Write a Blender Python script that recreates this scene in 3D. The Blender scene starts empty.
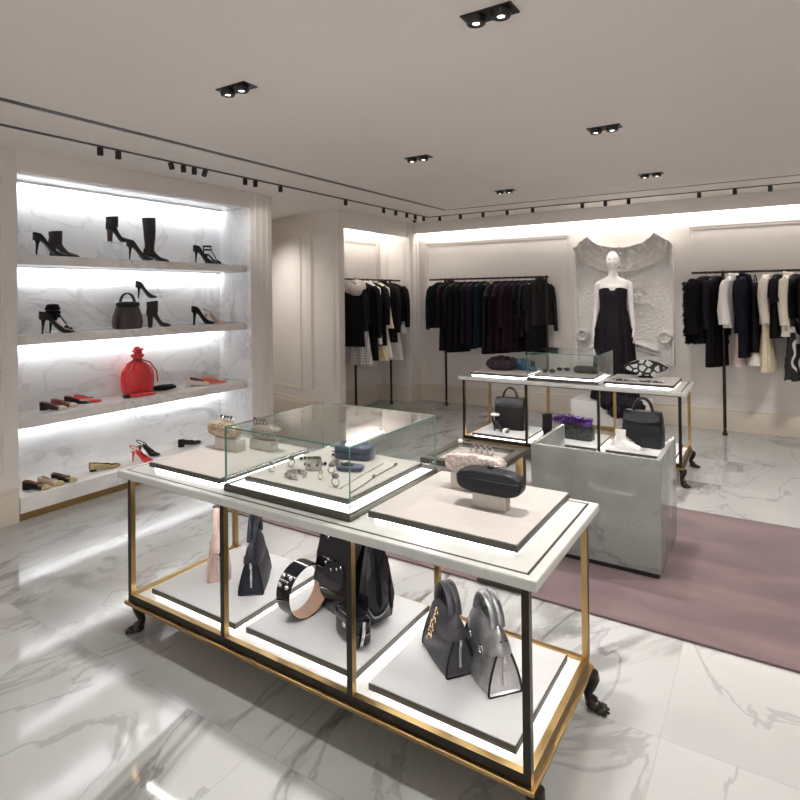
import bpy, bmesh, math, random
from math import sin, cos, pi, radians as R
from mathutils import Vector, Matrix, noise as mnoise
random.seed(7)
sc = bpy.context.scene
C = sc.collection

# ------------------------------------------------------------------ helpers
def link(o):
    C.objects.link(o); return o

class MB:
    """collects shapes and links them as ONE mesh object"""
    def __init__(s): s.v, s.f, s.m = [], [], []
    def add(s, vs, fs, mi=0, M=None):
        b = len(s.v)
        for p in vs:
            p = Vector(p)
            if M is not None: p = M @ p
            s.v.append(p)
        for i, f in enumerate(fs):
            s.f.append([b + k for k in f]); s.m.append(mi[i] if isinstance(mi, list) else mi)
        return s
    def box(s, x0, x1, y0, y1, z0, z1, mi=0, M=None):
        vs = [(x0,y0,z0),(x1,y0,z0),(x1,y1,z0),(x0,y1,z0),(x0,y0,z1),(x1,y0,z1),(x1,y1,z1),(x0,y1,z1)]
        # bottom, top, -y, +x, +y, -x
        return s.add(vs, [(0,3,2,1),(4,5,6,7),(0,1,5,4),(1,2,6,5),(2,3,7,6),(3,0,4,7)], mi, M)
    def quad(s, pts, mi=0): return s.add(pts, [tuple(range(len(pts)))], mi)
    def loft(s, rings, mi=0, caps=(True, True), closed=True, M=None, fm=None):
        n = len(rings[0]); vs = [p for r in rings for p in r]; fs = []; ms = []
        for i in range(len(rings) - 1):
            for j in range(n if closed else n - 1):
                k = (j + 1) % n
                fs.append((i*n+j, i*n+k, (i+1)*n+k, (i+1)*n+j)); ms.append(fm(i, j) if fm else mi)
        if closed and caps[0]: fs.append(tuple(range(n))[::-1]); ms.append(mi)
        if closed and caps[1]: fs.append(tuple((len(rings)-1)*n + j for j in range(n))); ms.append(mi)
        return s.add(vs, fs, ms, M)
    def tube(s, path, r, n=8, mi=0, closed=False, M=None, flat=1.0, up=None):
        P = [Vector(p) for p in path]; rings = []; prev = None
        rr = r if callable(r) else (lambda t: r)
        for i, p in enumerate(P):
            if closed: d = P[(i+1) % len(P)] - P[i-1]
            else: d = P[min(i+1, len(P)-1)] - P[max(i-1, 0)]
            d.normalize()
            if prev is None:
                a = Vector(up) if up else (Vector((0,0,1)) if abs(d.z) < .9 else Vector((1,0,0)))
                u = a - d * a.dot(d); u.normalize()
            else:
                u = prev - d * prev.dot(d); u.normalize()
            prev = u; w = d.cross(u); q = rr(i / max(1, len(P)-1))
            rings.append([p + u*(q*flat*cos(2*pi*k/n)) + w*(q*sin(2*pi*k/n)) for k in range(n)])
        if closed: rings.append(rings[0])
        return s.loft(rings, mi, (not closed, not closed), True, M)
    def lathe(s, prof, n=24, mi=0, M=None, caps=(True, True), rad=None):
        rings = [[(r*cos(2*pi*k/n)*(rad(2*pi*k/n, z) if rad else 1), r*sin(2*pi*k/n)*(rad(2*pi*k/n, z) if rad else 1), z) for k in range(n)] for r, z in prof]
        return s.loft(rings, mi, caps, True, M)
    def torus(s, c, R_, r, axis='z', n=24, m=8, mi=0, a0=0, a1=2*pi, sx=1, sy=1):
        full = abs(a1 - a0 - 2*pi) < 1e-6; path = []
        for k in range(n if full else n + 1):
            a = a0 + (a1 - a0) * k / n; u, w = R_*cos(a)*sx, R_*sin(a)*sy
            path.append({'z': (c[0]+u, c[1]+w, c[2]), 'y': (c[0]+u, c[1], c[2]+w), 'x': (c[0], c[1]+u, c[2]+w)}[axis])
        return s.tube(path, r, m, mi, full)
    def sell(s, c, a, e1=1.0, e2=1.0, nu=24, nv=14, mi=0, M=None, disp=None):
        """superellipsoid"""
        f = lambda x, e: math.copysign(abs(x)**e, x)
        rings = []
        for i in range(nv + 1):
            ph = -pi/2 + pi*i/nv
            ph = max(-pi/2 + .001, min(pi/2 - .001, ph)); ring = []
            for k in range(nu):
                th = 2*pi*k/nu
                p = Vector((a[0]*f(cos(ph), e1)*f(cos(th), e2), a[1]*f(cos(ph), e1)*f(sin(th), e2), a[2]*f(sin(ph), e1)))
                if disp: p = disp(p)
                ring.append(p + Vector(c))
            rings.append(ring)
        return s.loft(rings, mi, (True, True), True, M)
    def build(s, name, mats, parent=None, smooth=True, angle=40, bevel=0, seg=2):
        me = bpy.data.meshes.new(name)
        me.from_pydata([tuple(p) for p in s.v], [], s.f)
        mats = mats if isinstance(mats, (list, tuple)) else [mats]
        for m in mats: me.materials.append(m)
        for p, mi in zip(me.polygons, s.m): p.material_index = min(mi, len(mats)-1)
        bm = bmesh.new(); bm.from_mesh(me)
        bmesh.ops.recalc_face_normals(bm, faces=bm.faces)
        if bevel:
            es = [e for e in bm.edges if len(e.link_faces) == 2 and e.calc_face_angle(0) > R(35)]
            bmesh.ops.bevel(bm, geom=es, offset=bevel, segments=seg, profile=.6, affect='EDGES', clamp_overlap=True)
        bm.to_mesh(me); bm.free()
        if smooth:
            me.shade_smooth(); me.set_sharp_from_angle(angle=R(angle))
        o = link(bpy.data.objects.new(name, me))
        if parent is not None: o.parent = parent
        return o

def tag(o, label, cat, group=None, kind=None):
    o['label'] = label; o['category'] = cat
    if group: o['group'] = group
    if kind: o['kind'] = kind
    return o
def T(name, label, cat, loc=(0,0,0), rz=0, group=None):
    o = link(bpy.data.objects.new(name, None)); o.empty_display_size = .05
    o.location = loc; o.rotation_euler = (0, 0, R(rz))
    return tag(o, label, cat, group)
def S(o):
    o['kind'] = 'structure'; return o
def copy_tree(o, parent=None):
    c = o.copy(); link(c); c.parent = parent
    for ch in list(o.children): copy_tree(ch, c)
    return c
def lerp(a, b, t): return a + (b - a) * t
def ss(a, b, x):
    t = max(0, min(1, (x - a) / (b - a))); return t*t*(3 - 2*t)
def interp(tab, t):
    for (a, va), (b, vb) in zip(tab, tab[1:]):
        if t <= b: 
            u = (t - a) / (b - a) if b > a else 0
            return lerp(va, vb, u*u*(3-2*u)*.5 + u*.5)
    return tab[-1][1]
ORD = ['first','second','third','fourth','fifth','sixth','seventh','eighth','ninth','tenth','eleventh','twelfth','thirteenth','fourteenth','fifteenth','sixteenth']

# ------------------------------------------------------------------ materials
def nt(name):
    m = bpy.data.materials.new(name); m.use_nodes = True
    t = m.node_tree; t.nodes.clear()
    out = t.nodes.new('ShaderNodeOutputMaterial')
    return m, t, out
def N(t, kind, **kw):
    n = t.nodes.new(kind)
    for k, v in kw.items():
        if k in n.inputs: n.inputs[k].default_value = v
        else: setattr(n, k, v)
    return n
def pm(name, col, rough=.5, metal=0, var=.12, scale=30, bump=0, bscale=200, spec=.5, coat=0, sheen=0, trans=0):
    m, t, out = nt(name); b = N(t, 'ShaderNodeBsdfPrincipled'); L = t.links.new
    tc = N(t, 'ShaderNodeTexCoord')
    no = N(t, 'ShaderNodeTexNoise'); no.inputs['Scale'].default_value = scale; no.inputs['Detail'].default_value = 4
    L(tc.outputs['Object'], no.inputs['Vector'])
    r = N(t, 'ShaderNodeValToRGB')
    r.color_ramp.elements[0].position = .3; r.color_ramp.elements[1].position = .7
    r.color_ramp.elements[0].color = tuple(max(0, c*(1-var)) for c in col) + (1,)
    r.color_ramp.elements[1].color = tuple(min(1, c*(1+var)) for c in col) + (1,)
    L(no.outputs['Fac'], r.inputs['Fac']); L(r.outputs['Color'], b.inputs['Base Color'])
    b.inputs['Roughness'].default_value = rough; b.inputs['Metallic'].default_value = metal
    b.inputs['Specular IOR Level'].default_value = spec
    b.inputs['Coat Weight'].default_value = coat; b.inputs['Coat Roughness'].default_value = .05
    b.inputs['Sheen Weight'].default_value = sheen
    if bump:
        n2 = N(t, 'ShaderNodeTexNoise'); n2.inputs['Scale'].default_value = bscale
        L(tc.outputs['Object'], n2.inputs['Vector'])
        bp = N(t, 'ShaderNodeBump'); bp.inputs['Strength'].default_value = bump; bp.inputs['Distance'].default_value = .01
        L(n2.outputs['Fac'], bp.inputs['Height']); L(bp.outputs['Normal'], b.inputs['Normal'])
    L(b.outputs['BSDF'], out.inputs['Surface'])
    return m
def emit(name, col, strength):
    m, t, out = nt(name); e = N(t, 'ShaderNodeEmission')
    e.inputs['Color'].default_value = col + (1,); e.inputs['Strength'].default_value = strength
    t.links.new(e.outputs[0], out.inputs['Surface']); return m
def glass(name, tint=(.965,.985,.975), k=1.0):
    m, t, out = nt(name); L = t.links.new
    tr = N(t, 'ShaderNodeBsdfTransparent'); tr.inputs['Color'].default_value = tint + (1,)
    gl = N(t, 'ShaderNodeBsdfGlossy'); gl.inputs['Roughness'].default_value = .015
    fr = N(t, 'ShaderNodeFresnel'); fr.inputs['IOR'].default_value = 1.45
    mu = N(t, 'ShaderNodeMath', operation='MULTIPLY'); mu.inputs[1].default_value = k
    ge = N(t, 'ShaderNodeNewGeometry'); bf = N(t, 'ShaderNodeMath', operation='SUBTRACT'); bf.inputs[0].default_value = 1; L(ge.outputs['Backfacing'], bf.inputs[1])
    mv = N(t, 'ShaderNodeMath', operation='MULTIPLY'); L(fr.outputs[0], mv.inputs[0]); L(bf.outputs[0], mv.inputs[1]); L(mv.outputs[0], mu.inputs[0])
    mx = N(t, 'ShaderNodeMixShader'); L(mu.outputs[0], mx.inputs[0]); L(tr.outputs[0], mx.inputs[1]); L(gl.outputs[0], mx.inputs[2])
    L(mx.outputs[0], out.inputs['Surface']); return m
def marble(name, base=(.8,.8,.81), vein=(.42,.42,.44), scale=1.0, thick=.03, amt=.7, rough=.12, tile=None, off=(0,0,0), cloud=.05, grout=(.30,.295,.29), spec=.5):
    m, t, out = nt(name); L = t.links.new; b = N(t, 'ShaderNodeBsdfPrincipled')
    tc = N(t, 'ShaderNodeTexCoord'); vec = tc.outputs['Object']
    ad = N(t, 'ShaderNodeVectorMath', operation='ADD'); ad.inputs[1].default_value = off; L(vec, ad.inputs[0]); vec0 = vec = ad.outputs[0]
    if tile:
        dv = N(t, 'ShaderNodeVectorMath', operation='DIVIDE'); dv.inputs[1].default_value = (tile[0], tile[1], 1); L(vec0, dv.inputs[0])
        fl = N(t, 'ShaderNodeVectorMath', operation='FLOOR'); L(dv.outputs[0], fl.inputs[0])
        ws = N(t, 'ShaderNodeTexWhiteNoise', noise_dimensions='2D'); L(fl.outputs[0], ws.inputs['Vector'])
        sc_ = N(t, 'ShaderNodeVectorMath', operation='SCALE'); sc_.inputs['Scale'].default_value = 3.0; L(ws.outputs['Color'], sc_.inputs[0])
        a2 = N(t, 'ShaderNodeVectorMath', operation='ADD'); L(vec0, a2.inputs[0]); L(sc_.outputs[0], a2.inputs[1]); vec = a2.outputs[0]
    # stretch so the veins run diagonally
    mp = N(t, 'ShaderNodeMapping'); mp.inputs['Rotation'].default_value = (.5, .4, .7); mp.inputs['Scale'].default_value = (1.0, .45, .8); L(vec, mp.inputs['Vector'])
    def veins(s, th, dist):
        n = N(t, 'ShaderNodeTexNoise'); n.inputs['Scale'].default_value = s; n.inputs['Detail'].default_value = 7
        n.inputs['Roughness'].default_value = .55; n.inputs['Distortion'].default_value = dist
        L(mp.outputs[0], n.inputs['Vector'])
        su = N(t, 'ShaderNodeMath', operation='SUBTRACT'); su.inputs[1].default_value = .5; L(n.outputs['Fac'], su.inputs[0])
        ab = N(t, 'ShaderNodeMath', operation='ABSOLUTE'); L(su.outputs[0], ab.inputs[0])
        mr = N(t, 'ShaderNodeMapRange', interpolation_type='SMOOTHERSTEP')
        mr.inputs['From Min'].default_value = 0; mr.inputs['From Max'].default_value = th; mr.inputs['To Min'].default_value = 1; mr.inputs['To Max'].default_value = 0
        L(ab.outputs[0], mr.inputs['Value']); return mr.outputs[0]
    v1 = veins(1.1*scale, thick, .8); v2 = veins(2.7*scale, thick*.45, 1.2)
    mk = N(t, 'ShaderNodeTexNoise'); mk.inputs['Scale'].default_value = 1.3*scale; mk.inputs['Detail'].default_value = 2; L(vec, mk.inputs['Vector'])
    mk2 = N(t, 'ShaderNodeMapRange'); mk2.inputs['From Min'].default_value = .42; mk2.inputs['From Max'].default_value = .66; L(mk.outputs['Fac'], mk2.inputs['Value'])
    m1 = N(t, 'ShaderNodeMath', operation='MULTIPLY'); L(v1, m1.inputs[0]); L(mk2.outputs[0], m1.inputs[1])
    m2 = N(t, 'ShaderNodeMath', operation='MULTIPLY'); L(v2, m2.inputs[0]); m2.inputs[1].default_value = .35
    sm = N(t, 'ShaderNodeMath', operation='ADD', use_clamp=True); L(m1.outputs[0], sm.inputs[0]); L(m2.outputs[0], sm.inputs[1])
    m3 = N(t, 'ShaderNodeMath', operation='MULTIPLY'); L(sm.outputs[0], m3.inputs[0]); m3.inputs[1].default_value = amt
    cl = N(t, 'ShaderNodeTexNoise'); cl.inputs['Scale'].default_value = 2.2*scale; cl.inputs['Detail'].default_value = 5; L(vec, cl.inputs['Vector'])
    cr = N(t, 'ShaderNodeValToRGB'); cr.color_ramp.elements[0].position = .3; cr.color_ramp.elements[1].position = .7
    cr.color_ramp.elements[0].color = tuple(c*(1-cloud*2) for c in base) + (1,); cr.color_ramp.elements[1].color = tuple(min(1, c*(1+cloud)) for c in base) + (1,)
    L(cl.outputs['Fac'], cr.inputs['Fac'])
    mx = N(t, 'ShaderNodeMix', data_type='RGBA'); L(m3.outputs[0], mx.inputs['Factor']); L(cr.outputs[0], mx.inputs[6]); mx.inputs[7].default_value = vein + (1,)
    col = mx.outputs[2]
    if tile:
        br = N(t, 'ShaderNodeTexBrick', offset=0.0, squash=1.0)
        br.inputs['Scale'].default_value = 1; br.inputs['Mortar Size'].default_value = .0011; br.inputs['Mortar Smooth'].default_value = .3
        br.inputs['Brick Width'].default_value = tile[0]; br.inputs['Row Height'].default_value = tile[1]
        L(vec0, br.inputs['Vector'])
        g = N(t, 'ShaderNodeMix', data_type='RGBA'); L(br.outputs['Fac'], g.inputs['Factor']); L(col, g.inputs[6]); g.inputs[7].default_value = grout + (1,)
        col = g.outputs[2]
    L(col, b.inputs['Base Color']); b.inputs['Roughness'].default_value = rough; b.inputs['Specular IOR Level'].default_value = spec
    L(b.outputs[0], out.inputs['Surface']); return m

M_floor = marble('polished_floor_marble', (.41,.409,.403), (.115,.112,.104), .55, .036, .9, .06, tile=(1.2,.8), off=(.35,.15,0), spec=.6)
M_niche = marble('niche_marble', (.86,.865,.875), (.42,.41,.44), .85, .055, .8, .2)
M_shelf = marble('shelf_marble', (.76,.74,.72), (.45,.43,.42), 2.0, .03, .6, .2)
M_top = marble('table_marble', (.55,.555,.53), (.40,.40,.39), 1.5, .03, .4, .18)
M_desk = marble('desk_marble', (.225,.23,.218), (.12,.13,.125), 1.3, .03, .6, .1)
M_wall = pm('painted_wall', (.76,.71,.67), .5, var=.015, scale=3)
M_ceil = pm('painted_ceiling', (.86,.815,.775), .7, var=.01, scale=2)
M_base = pm('skirting_paint', (.66,.585,.50), .4, var=.02, scale=3)
M_plaster = pm('plaster', (.80,.77,.745), .6, var=.04, scale=20)
M_black = pm('black_metal', (.012,.012,.012), .4, var=.1)
M_bronze = pm('dark_bronze', (.022,.017,.012), .3, .5, var=.3, scale=12)
M_brass = pm('polished_brass', (.40,.27,.115), .3, 1, var=.12, scale=8)
M_trim = pm('dark_tray_edge', (.065,.06,.05), .4, .3, var=.1)
M_tray = pm('tray_leather', (.44,.405,.39), .6, var=.03, bump=.05, bscale=400)
M_trayw = pm('pale_tray_leather', (.56,.555,.56), .6, var=.02, bump=.05, bscale=400)
M_glow = emit('tray_led_diffuser', (1,.985,.94), 9)
M_led = emit('shelf_led_strip', (.95,.98,1), 105)
M_cove = emit('cove_led_strip', (1,.98,.95), 21)
M_cove2 = emit('alcove_led_strip', (1,.98,.95), 22)
M_lens = emit('lamp_lens', (1,.97,.92), 8)
M_tled = emit('table_led_strip', (1,.99,.97), 42)
M_glass = glass('clear_glass', k=1.45)
M_gedge = pm('green_glass_edge', (.10,.24,.20), .1, var=.1)
M_acry = glass('clear_acrylic', (.97,.975,.98))
M_wht = pm('white_gloss', (.78,.76,.74), .25, var=.02)
M_block = pm('beige_block', (.50,.455,.41), .6, var=.04)
M_led_face = emit('shelf_light_panel', (1,.99,.96), 1.5)

# ------------------------------------------------------------------ camera
cam = bpy.data.cameras.new('camera'); co = link(bpy.data.objects.new('camera', cam))
yaw, pit, rol = R(32.587), R(.405), R(-.616)
fw = Vector((-sin(yaw)*cos(pit), cos(yaw)*cos(pit), sin(pit))); rt0 = Vector((cos(yaw), sin(yaw), 0)); up0 = rt0.cross(fw)
rt = cos(rol)*rt0 + sin(rol)*up0; up = -sin(rol)*rt0 + cos(rol)*up0
mw = Matrix((rt, up, -fw)).transposed().to_4x4(); mw.translation = (0, 0, 1.6); co.matrix_world = mw
cam.sensor_width = 36; cam.sensor_fit = 'HORIZONTAL'; cam.lens = 577.19/800*36
cam.shift_x = 0; cam.shift_y = -(400-291.14)/800; cam.clip_start = .02
sc.camera = co
sc.view_settings.view_transform = 'Standard'; sc.view_settings.look = 'None'
sc.view_settings.exposure = EXPOSURE = 0.52; sc.view_settings.gamma = 1; sc.view_settings.use_curve_mapping = False
w = bpy.data.worlds.new('world'); sc.world = w; w.use_nodes = True
w.node_tree.nodes['Background'].inputs['Color'].default_value = (1, .965, .93, 1)
w.node_tree.nodes['Background'].inputs['Strength'].default_value = 1.0

# ------------------------------------------------------------------ setting
ZC = 2.69
S(MB().box(-7.2, 4, -3, 7.9, -.1, 0).build('floor', M_floor, smooth=False))
# ceiling slabs leave the dark shadow gap open
sx, sy, sw = -3.51, 6.60, .072
cb = MB()
cb.box(sx+sw/2, 4, -3, sy-sw/2, ZC, ZC+.1).box(-7.2, sx-sw/2, -3, 7.9, ZC, ZC+.1).box(sx-sw/2, 4, sy+sw/2, 7.9, ZC, ZC+.1)
cb.box(sx-sw/2, 4, -3, 7.9, ZC+.1, ZC+.14)
S(cb.build('ceiling', M_ceil, smooth=False))
S(MB().box(sx-sw/2, sx+sw/2, -3, sy+sw/2, ZC+.004, ZC+.06).box(sx+sw/2, 4, sy-sw/2, sy+sw/2, ZC+.004, ZC+.06).build('trim_1', M_black, smooth=False))
tx, ty = -4.01, 7.02
S(MB().box(tx-.014, tx+.014, -3, ty+.011, ZC-.008, ZC).box(tx+.011, 4, ty-.011, ty+.011, ZC-.008, ZC).build('trim_2', M_black, smooth=False))

XL = -4.56; N0, N1, NT, XB = 2.02, 4.247, 2.53, -5.04
def mould(mb, o, u, w, a0, a1, z0, z1, nrm, r=.011, d=.007):
    """rectangular picture-frame moulding: o + u*s + z, standing off along nrm"""
    o, u, nrm = Vector(o), Vector(u), Vector(nrm)
    def bar(s0, s1, zz0, zz1):
        vs = []
        for z in (zz0, zz1):
            for s_, n_ in ((s0,0),(s1,0),(s1,d),(s0,d)): vs.append(o + u*s_ + nrm*n_ + Vector((0,0,z)))
        mb.add(vs, [(0,3,2,1),(4,5,6,7),(0,1,5,4),(1,2,6,5),(2,3,7,6),(3,0,4,7)])
    for k in (0, .028):
        bar(a0+k, a1-k, z0+k, z0+k+r); bar(a0+k, a1-k, z1-k-r, z1-k); bar(a0+k, a0+k+r, z0+k+r, z1-k-r); bar(a1-k-r, a1-k, z0+k+r, z1-k-r)
wl = MB()
wl.box(XL-.12, XL, -3, N0, 0, ZC).box(XL-.12, XL, N0, N1, NT, ZC)
wl.box(XB-.1, XL, N1, 4.55, 0, ZC)
mould(wl, (XL, 0, 0), (0,1,0), 0, -.9, N0-.09, .36, 2.50, (1,0,0))
for y in (N1+.06, N1+.14, N1+.22): wl.box(XL, XL+.010, y, y+.03, .28, ZC-.02)
S(wl.build('wall_left', M_wall, bevel=.002))
S(MB().box(XL, XL+.02, -3, N0-.005, 0, .22).box(XL, XL+.012, -3, N0-.005, .22, .25).box(XL, XL+.02, N1+.005, 4.55, 0, .22).box(XL, XL+.012, N1+.005, 4.55, .22, .25).build('baseboard_left', M_base, bevel=.004))
nb = MB()
nb.box(XB-.1, XB, N0-.12, N1, 0, ZC-.05).box(XB, XL-.12, N0-.1, N0, 0, NT).box(XB, XL, N1-.004, N1, .2, NT).box(XB, XL-.12, N0, N1, NT, NT+.08)
S(nb.build('wall_niche', M_niche, smooth=False))
S(MB().box(XB+.10, XB+.108, N0+.03, N1-.03, NT-.013, NT-.001, [0,0,0,0,0,1]).build('trim_3', [M_wht, M_led], smooth=False))
pl = MB().box(XB, XL+.01, N0+.004, N1-.006, .055, .17)
S(pl.build('trim_4', M_shelf, bevel=.004))
S(MB().box(XB+.02, XL-.004, N0+.006, N1-.008, 0, .055).build('trim_5', M_brass, bevel=.002))
# passage beyond the niche and the angled panelled wall
wp = MB()
P0, P1, P2 = (-6.9, 6.21), (-5.05, 5.66), (XL, 5.70)
for a, b in ((P0, P1), (P1, P2)):
    wp.add([(a[0],a[1],0),(b[0],b[1],0),(b[0],b[1]+.1,0),(a[0],a[1]+.1,0),(a[0],a[1],ZC),(b[0],b[1],ZC),(b[0],b[1]+.1,ZC),(a[0],a[1]+.1,ZC)],
           [(0,3,2,1),(4,5,6,7),(0,1,5,4),(1,2,6,5),(2,3,7,6),(3,0,4,7)])
for a, b, s0, s1 in ((P0, P1, .0, 1.80), (P1, P2, .06, .44)):
    u = (Vector(b) - Vector(a)); u.normalize(); n = (u.y, -u.x, 0)
    if s1 > 1: mould(wp, (a[0],a[1],0), (u.x,u.y,0), 0, .75, 1.80, .36, 2.42, n)
    else: mould(wp, (a[0],a[1],0), (u.x,u.y,0), 0, s0, s1, .36, 2.42, n)
wp.box(-5.15, XL+.002, 5.705, 5.82, 0, ZC)
S(wp.build('wall_passage', M_wall, bevel=.002))
bb = MB()
for a, b in ((P0, P1), (P1, P2)):
    u = (Vector(b) - Vector(a)); u.normalize(); n = Vector((u.y, -u.x))
    for d, z0, z1 in ((.025, 0, .21), (.014, .21, .25)):
        q = [Vector(a), Vector(b), Vector(b)+n*d, Vector(a)+n*d]
        bb.add([(p.x,p.y,z) for z in (z0,z1) for p in q], [(0,3,2,1),(4,5,6,7),(0,1,5,4),(1,2,6,5),(2,3,7,6),(3,0,4,7)])
S(bb.build('baseboard_passage', M_base, smooth=False))
S(MB().box(-7.1, -6.9, 4.3, 7.9, 0, ZC).box(-7.1, XB-.1, 4.25, 4.35, 0, ZC).build('wall_far', M_wall, smooth=False))
# clothes alcove at the left and the back wall
XA, YA = -5.06, 7.36
al = MB().box(XA-.1, XA, 5.82, YA, 0, ZC).box(XA-.1, -4.53, YA, 7.74, 0, ZC).box(XL-.03, XL, 5.82, YA, 2.468, ZC)
mould(al, (XA, YA, 0), (1,0,0), 0, .10, .46, .36, 2.40, (0,-1,0)); mould(al, (XA, 5.82, 0), (0,1,0), 0, .1, 1.44, .36, 2.40, (1,0,0))
mould(al, (-4.53, YA, 0), (0,1,0), 0, .05, .22, .36, 2.40, (1,0,0), .006)
S(al.build('wall_alcove', M_wall, bevel=.002))
S(MB().box(XA+.06, XA+.09, 5.9, YA-.08, 2.56, 2.575).build('trim_6', M_cove2, smooth=False))
YB = 7.64
wb = MB().box(-4.53, 4, YB, YB+.15, 0, ZC).box(-4.53, 4, YB-.13, YB-.10, 2.53, ZC)
for x0, x1 in ((-4.40, -2.22), (-.80, 1.6), (1.75, 3.8)): mould(wb, (0, YB, 0), (1,0,0), 0, x0, x1, .38, 2.38, (0,-1,0))
S(wb.build('wall_back', M_wall, bevel=.002))
S(MB().box(-4.45, 3.9, YB-.075, YB-.045, 2.60, 2.612).build('trim_7', M_cove, smooth=False))
S(MB().box(-4.51, 4, YB-.022, YB, 0, .215).box(-4.51, 4, YB-.013, YB, .215, .25).build('baseboard_back', M_base, bevel=.003))
S(MB().box(XA, XA+.02, 5.84, YA, 0, .25).box(XA+.02, -4.53, YA-.02, YA, 0, .25).box(-4.53, -4.51, YA-.02, YB-.022, 0, .25).build('baseboard_alcove', M_base, bevel=.003))
S(MB().box(4, 4.1, -3, 7.9, 0, ZC).build('wall_right', M_wall, smooth=False))

# ------------------------------------------------------------------ lamps in the ceiling
def spot(name, loc, aim, energy, size, blend, rad, parent=None, col=(1,.955,.90)):
    l = bpy.data.lights.new(name, 'SPOT'); l.energy = energy; l.spot_size = R(size); l.spot_blend = blend; l.shadow_soft_size = rad; l.color = col
    o = link(bpy.data.objects.new(name, l)); o.location = loc
    d = Vector(aim) - Vector(loc); o.rotation_euler = d.to_track_quat('-Z', 'Y').to_euler()
    return o
DOWN_E = 52
MXY = (-1.555, 7.12)
dl = T('recessed_downlight', 'x', 'ceiling light')
MB().box(-.105, .105, -.048, .048, -.006, 0).build('trim_plate', M_black, dl, smooth=False)
for sxx in (-.052, .052):
    lp = MB().lathe([(.036, -.002), (.04, -.02), (.036, -.033), (.0155, -.033), (.015, -.026)], 20, caps=(True, True)).build('lamp', M_black, dl)
    lp.location = (sxx, -.012, 0)
    MB().lathe([(.0145, -.0295), (.0145, -.0275)], 20).build('lens', M_lens, lp)
k = 0
rows = ['nearest the camera', 'in the middle row', 'nearest the back wall']
for j, y in enumerate((2.075, 3.93, 5.71)):
    for x, side in ((-2.325, 'left'), (-.90, 'right'), (.53, 'off')):
        if side == 'off':
            pass
        else:
            o = dl if k == 0 else copy_tree(dl)
            o.location = (x, y, ZC); k += 1
            o['label'] = 'black twin recessed downlight in the ceiling, %s column, %s' % (side, rows[j]); o['group'] = 'twin recessed downlights'
        for s_ in (-.052, .052): 
            if j == 2 and side != 'off': spot('downlight_lamp', (x+s_, y-.012, ZC-.035), ((MXY[0], MXY[1], 1.45) if s_ > 0 else (x, 7.3, .9)), 34, 46, .7, .03)
            else: spot('downlight_lamp', (x+s_, y-.012, ZC-.035), (x+s_*3, y-.1, 0), DOWN_E, 125, .9, .05)
tr = T('track_spotlight', 'x', 'spotlight')
MB().lathe([(.006, 0), (.006, -.008)], 10).build('stem', M_black, tr)
MB().lathe([(.019, -.004), (.021, -.008), (.021, -.060), (.017, -.060), (.017, -.048)], 18, caps=(True, True)).build('lamp_housing', M_black, tr)
tl = [2.319, 2.455, 2.892, 3.013, 3.12, 3.236, 3.672, 3.797, 4.124, 5.154, 5.917, 6.191, 6.458, 6.678, 6.90]
tb = [-3.822, -3.504, -3.172, -2.833, -2.493, -1.877, -1.609, -1.349, -.624, -.29, .025]
first = True
tilt = {2: (0, .3), 5: (.0, -.35), 3: (0,.05)}
for i, y in enumerate(tl):
    o = tr if first else copy_tree(tr); first = False
    o.location = (tx, y, ZC-.008); a = tilt.get(i, (0, 0)); o.rotation_euler = (a[1], a[0], 0)
    o['label'] = 'black track spotlight on the left ceiling track, %s from the near end' % ORD[i]; o['group'] = 'spotlights on the left track'
for i, x in enumerate(tb):
    o = copy_tree(tr); o.location = (x, ty, ZC-.008); o.rotation_euler = (0,0,0)
    o['label'] = 'black track spotlight on the back ceiling track, %s from the room corner' % ORD[i]; o['group'] = 'spotlights on the back track'
o = MB().lathe([(.028, 0), (.03, -.012), (.018, -.03), (0.002, -.034)], 20).build('ceiling_sensor', M_black); o.location = (-4.35, 7.22, ZC)
tag(o, 'small black dome sensor on the ceiling in the room corner', 'sensor')
for (y, ax, ay, az, e) in ((3.797, -5.5, 5.85, 1.5, 9), (6.191, -4.75, 6.5, 1.2, 10), (6.678, -4.8, 7.0, 1.0, 9), (2.89, -4.75, 3.0, .8, 4)):
    spot('track_lamp', (tx, y, ZC-.085), (ax, ay, az), e, 50, .7, .02)
for (x, ax, ay, az, e) in ((-3.504, -3.6, 7.45, .9, 9), (-2.833, -2.9, 7.45, .9, 9), (-1.877, -1.65, 7.1, 1.6, 10), (-1.349, -1.5, 7.1, 1.5, 9), (-.624, -.5, 7.45, 1.0, 8), (.025, .1, 7.45, 1.1, 8)):
    spot('track_lamp', (x, ty, ZC-.085), (ax, ay, az), e, 52, .7, .02)

spot('passage_fill', (-5.7, 5.15, ZC-.03), (-5.6, 5.2, 0), 60, 130, .9, .06)  # added fill with no fitting, hidden behind the niche wall to brighten the passage

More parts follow.
